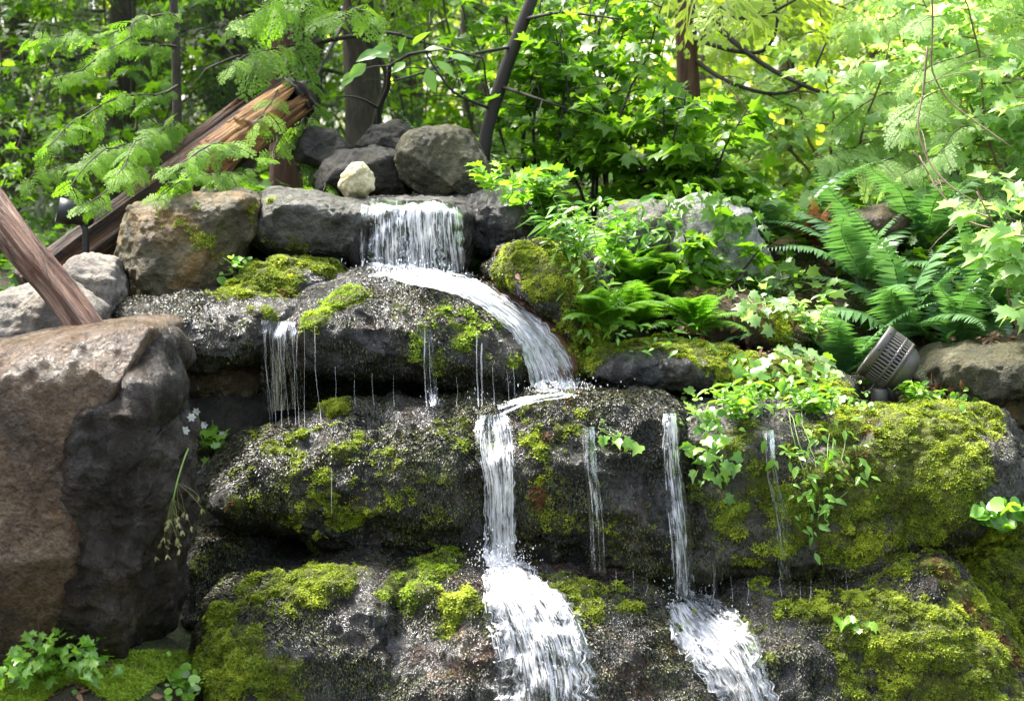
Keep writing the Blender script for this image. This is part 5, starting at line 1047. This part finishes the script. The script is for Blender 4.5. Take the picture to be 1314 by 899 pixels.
# fallen leaves
B = MB(); rr = rng(99); PT, NN = [], []
for x0, x1, y0, y1, n in ((1150, 1240, 490, 520, 130), (940, 1000, 440, 470, 50), (1030, 1090, 440, 470, 40), (1180, 1310, 410, 440, 120), (880, 1050, 370, 430, 140), (1010, 1100, 290, 360, 90), (620, 720, 325, 390, 20), (60, 240, 850, 895, 60)):
    for _ in range(n): p, q = hit(rr.uniform(x0, x1), rr.uniform(y0, y1)); PT.append(p + q * .006); NN.append(q + rr.normal(0, .35, 3))
PT, NN = np.array(PT), nrm(np.array(NN)); B.stamp(OVATE[0], OVATE[1], frames(nrm(np.cross(NN, rr.normal(size=NN.shape))), NN), PT, rr.uniform(.015, .045, len(PT)), rr.random(len(PT)))
tag(B.build('fallen_leaves', LM['litter'], origin=tuple(PT.mean(0))), kind='stuff')
B = MB(); p, q = hit(1050, 455); nn = nrm(q[None] + (0, -.6, .3)); B.stamp(MAPLE[0], MAPLE[1], frames(np.array([[.3, -.3, .8]]), nn), (p + q * .03)[None], .09, .9); tag(B.build('dead_leaf', LM['litter']), 'large curled brown leaf lying left of the sword fern', 'leaf')
# ------------------------------------------------------------------ logs and lamps
M_LOG = wood_mat('weathered_wood', (.035, .013, .007), (.17, .08, .046), (.38, .25, .18), .75, .05, 70, 2.2, .75)
M_ROT = wood_mat('rotten_bark_wood', (.012, .005, .002), (.06, .022, .008), (.14, .058, .02), .8, .05, 60, 2.4, .8)  # rotten bark, coloured darker still for the log's shadow side
M_SPLIT = wood_mat('fresh_split_wood', (.08, .026, .007), (.30, .13, .028), (.52, .28, .085), .7, .04, 70, 2.2, .6)
def log_mesh(L, r0, r1, seed, sides=40, n=70, rough=.08, jag=0.0, groove=0.10):
    """a log along +Z with lengthwise grooves, knots and a jagged top"""
    t = np.linspace(0, 1, n); a = np.arange(sides) / sides * 6.283
    A, T = np.meshgrid(a, t); R = r0 + (r1 - r0) * T
    p = np.stack([np.cos(A), np.sin(A), T * L * .9], -1).reshape(-1, 3)
    d = (fbm(p * (2.2, 2.2, 1.5), 3, seed) * rough + ridged(p * (4.5, 4.5, .7), 3, seed + 2) * groove * .5 + fbm(p * (14, 14, 2.5), 2, seed + 4) * .03).reshape(A.shape)
    R = R * (1 + d); Z = T * L
    if jag: Z = Z * (1 - jag * np.abs(fbm(np.stack([np.cos(A) * 2.2, np.sin(A) * 2.2, 0 * A], -1).reshape(-1, 3), 3, seed + 7).reshape(A.shape)) * T)
    bend = fbm(np.stack([t * 2, t * 0 + seed, t * 0], -1), 2, seed)[:, None] * r0 * .5
    V = np.stack([np.cos(A) * R + bend, np.sin(A) * R, Z], -1).reshape(-1, 3)
    i = np.arange(n - 1)[:, None] * sides; j = np.arange(sides)[None]; k = (j + 1) % sides
    q = np.stack([i + j, i + k, i + sides + k, i + sides + j], -1).reshape(-1, 4)
    c0, c1 = n * sides, n * sides + 1; V = np.vstack([V, [[bend[0, 0], 0, 0]], [[bend[-1, 0], 0, L * (1 - jag * .35)]]]); jj = np.arange(sides); kk = (jj + 1) % sides
    return V, [q, np.stack([np.full(sides, c0), kk, jj], -1), np.stack([np.full(sides, c1), (n - 1) * sides + jj, (n - 1) * sides + kk], -1)]
def along(o, a, b, roll=0.0):
    d = Vector(b) - Vector(a); o.location = tuple(a); o.rotation_mode = 'QUATERNION'; o.rotation_quaternion = d.to_track_quat('Z', 'Y') @ Matrix.Rotation(roll, 3, 'Z').to_quaternion(); return d.length
a, b = W(120, 436, 5.36), W(-75, 182, 5.62); L = float(np.linalg.norm(b - a)); B = MB(); B.add(*log_mesh(L, .046, .050, 3, 48, 90, .12, 0, .22))
o = B.build('weathered_log', M_LOG, origin=(0, 0, 0)); along(o, a, b); tag(o, 'bare weathered grey brown log leaning down onto the tall brown boulder', 'log')
# broken rotten log: dark half shell, split orange wood, hollow end
a, b = W(40, 376, 6.56), W(392, 118, 7.0); L = float(np.linalg.norm(b - a))
o = empty('rotten_log', a, 'broken rotten log with split orange wood leaning up behind the ochre boulder', 'log'); along(o, a, b)
B = MB(); B.add(*log_mesh(L, .090, .074, 8, 48, 80, .12, .10, .22)); child('bark', B.mesh('bark', M_ROT), o)
B = MB(); rr = rng(5); cv = o.rotation_quaternion.inverted() @ Vector((0, -1, .25)); ca = math.degrees(math.atan2(cv.y, cv.x))
for k in range(22):      # long splinters lying on the camera side of the upper half
    an = rad(ca - 75 + k * 7 + rr.uniform(-5, 5)); z0 = L * rr.uniform(.55, .80); l = min(L * .99 - z0, L * rr.uniform(.18, .38)); V, F = log_mesh(l, rr.uniform(.012, .028), .006, 40 + k, 10, 24, .2, .25, .35)
    V[:, :2] *= np.array([1.25, .8]); c, s = math.cos(an + PI / 2), math.sin(an + PI / 2); V[:, :2] = V[:, :2] @ np.array([[c, s], [-s, c]]); rad_ = .078 - .015 * (z0 / L); V += (math.cos(an) * rad_, math.sin(an) * rad_, z0); B.add(V, F)
child('split_wood', B.mesh('split_wood', M_SPLIT), o)
B = MB(); B.add(*log_mesh(.06, .066, .045, 61, 30, 14, .2, .6, .4)); e = child('broken_end', B.mesh('broken_end', M_TWIG), o, (0, 0, L * .965))
a, b = W(170, 255, 6.85), W(325, 128, 7.15); L = float(np.linalg.norm(b - a)); B = MB(); B.add(*log_mesh(L, .06, .04, 12, 36, 50, .15, .2, .25)); o = B.build('rotten_log', M_ROT, origin=(0, 0, 0)); along(o, a, b); tag(o, 'thin dark rotten slab of wood lying along the top of the broken log', 'log')

M_HOUS = plain_mat('bronze_grey_paint', (.10, .09, .083), .42, .35, .12, 60); M_HOLE = plain_mat('dark_inside', (.008, .008, .008), .6, 0, .1, 20); M_BLK = plain_mat('black_paint', (.010, .010, .011), .45, 0, .2, 40)
def lathe(prof, n=64):
    a = np.arange(n) / n * 6.283; V = np.array([(r * math.cos(t), r * math.sin(t), z) for r, z in prof for t in a]); m = len(prof)
    i = np.arange(m - 1)[:, None] * n; j = np.arange(n)[None]; k = (j + 1) % n
    return V, np.stack([i + j, i + k, i + n + k, i + n + j], -1).reshape(-1, 4)
def slot_band(B, r0, r1, z0, z1, n, gap, th=.004):
    """bars round the housing with open slots between them"""
    for k in range(n):
        a0 = k / n * 6.283; a1 = (k + 1 - gap) / n * 6.283; V = []
        for r_, z in ((r0, z0), (r1, z1)):
            for t in (a0, (a0 + a1) / 2, a1):
                for q in (r_, r_ - th): V.append((q * math.cos(t), q * math.sin(t), z))
        f = [(0, 6, 8, 2), (2, 8, 10, 4), (3, 9, 7, 1), (5, 11, 9, 3), (0, 1, 7, 6), (4, 10, 11, 5)]; B.add(np.array(V), np.array(f))
def spotlight():
    c = W(1147, 466, 5.86); axis = Vector((-0.80, 0.18, 0.56)).normalized()
    foot = W(1129, 516, 5.85); o = empty('spotlight', foot, 'round grey slotted garden spotlight tilted up beside the fern', 'spotlight')
    q = axis.to_track_quat('Z', 'Y'); loc = Vector(c) - Vector(foot); r_ = .088
    B = MB(); z = -.075
    B.add(*lathe([(.0, -.072), (.028, -.071), (.05, -.064), (.066, -.05), (.073, -.036), (.0755, -.030), (.0755, -.020), (r_ - .003, -.019), (r_ - .003, -.014)]))
    B.add(*lathe([(r_ - .006, .008), (r_, .008), (r_, .016), (r_ - .006, .016)])); B.add(*lathe([(r_ - .006, .052), (r_ + .001, .052), (r_ + .002, .070), (r_ + .0015, .078), (r_ - .006, .079), (r_ - .008, .070)]))
    B.add(*lathe([(r_ - .006, -.020), (r_ - .002, -.020), (r_ - .002, -.010), (r_ - .006, -.010)]))
    slot_band(B, r_, r_, .014, .054, 44, .42); slot_band(B, r_ - .002, r_, -.012, .010, 44, .42)
    h = child('housing', B.mesh('housing', M_HOUS), o, loc); h.rotation_mode = 'QUATERNION'; h.rotation_quaternion = q
    B = MB(); B.add(*lathe([(0, .06), (.066, .06), (.066, -.03), (0, -.04)], 40)); i_ = child('lamp_body', B.mesh('lamp_body', M_HOLE), o, loc); i_.rotation_mode = 'QUATERNION'; i_.rotation_quaternion = q
    t = NT('lens_glass'); gm = t.out(t.n('BsdfPrincipled', {'Base Color': (.5, .52, .52, 1), 'Roughness': .08, 'Transmission Weight': .6}).outputs[0])
    B = MB(); B.add(*lathe([(0, .0715), (.04, .0712), (.075, .070), (.075, .066), (0, .066)], 40)); g = child('lens', B.mesh('lens', gm), o, loc); g.rotation_mode = 'QUATERNION'; g.rotation_quaternion = q
    B = MB()    # screws on the rim
    for k in range(8):
        a = k / 8 * 6.283 + .2; V, F = ico(2); B.add(V * .004 + ((r_ + .001) * math.cos(a), (r_ + .001) * math.sin(a), .065), F)
    s = child('screws', B.mesh('screws', M_HOLE), h)
    low = Vector(c) + q @ Vector((0, 0, -.03)) + Vector((-.01, -.005, -.07)); B = MB(); pts = np.array([np.array(low), np.array(low) + (-.008, 0, -.035), foot + (0.0, 0, .075), foot + (0, 0, .03)])
    B.tube(pts - foot, [.017, .020, .014, .014], 12); child('bracket', B.mesh('bracket', M_HOUS), o)
    B = MB(); B.add(*lathe([(0, .045), (.024, .045), (.027, .040), (.027, -.02), (.012, -.03), (.008, -.16), (0, -.17)], 28)); child('base', B.mesh('base', M_HOUS), o, (0, 0, .0))
    B = MB(); cb = curve(np.array([-.015, -.012, .07]), np.array([-.13, -.03, .09]), -.05, 14, 3, .05); B.tube(cb, .0035, 6); child('cable', B.mesh('cable', M_BLK), o)
spotlight()
def black_lamp():
    c = W(96, 274, 6.35); base = np.array(W(110, 296, 6.35)); gzv = float(gz(base[0], base[1])); foot = np.array([base[0], base[1], gzv]); o = empty('spotlight', foot, 'small black spotlight in the shade behind the leaning weathered log', 'spotlight')
    q = Vector((-.93, -.25, .22)).normalized().to_track_quat('Z', 'Y'); B = MB(); B.add(*lathe([(0, -.066), (.02, -.066), (.032, -.055), (.036, -.03), (.036, .005), (.042, .01), (.044, .058), (.040, .058), (.038, .02), (0, .018)], 36))
    h = child('housing', B.mesh('housing', M_BLK), o, Vector(c) - Vector(foot)); h.rotation_mode = 'QUATERNION'; h.rotation_quaternion = q
    B = MB(); B.tube(np.array([c + (.025, 0, -.03) - foot, base - foot, (base - foot) * (.98, 1, .6), (0, 0, -.02)]), [.011, .012, .010, .010], 10); child('post', B.mesh('post', M_BLK), o)
black_lamp()
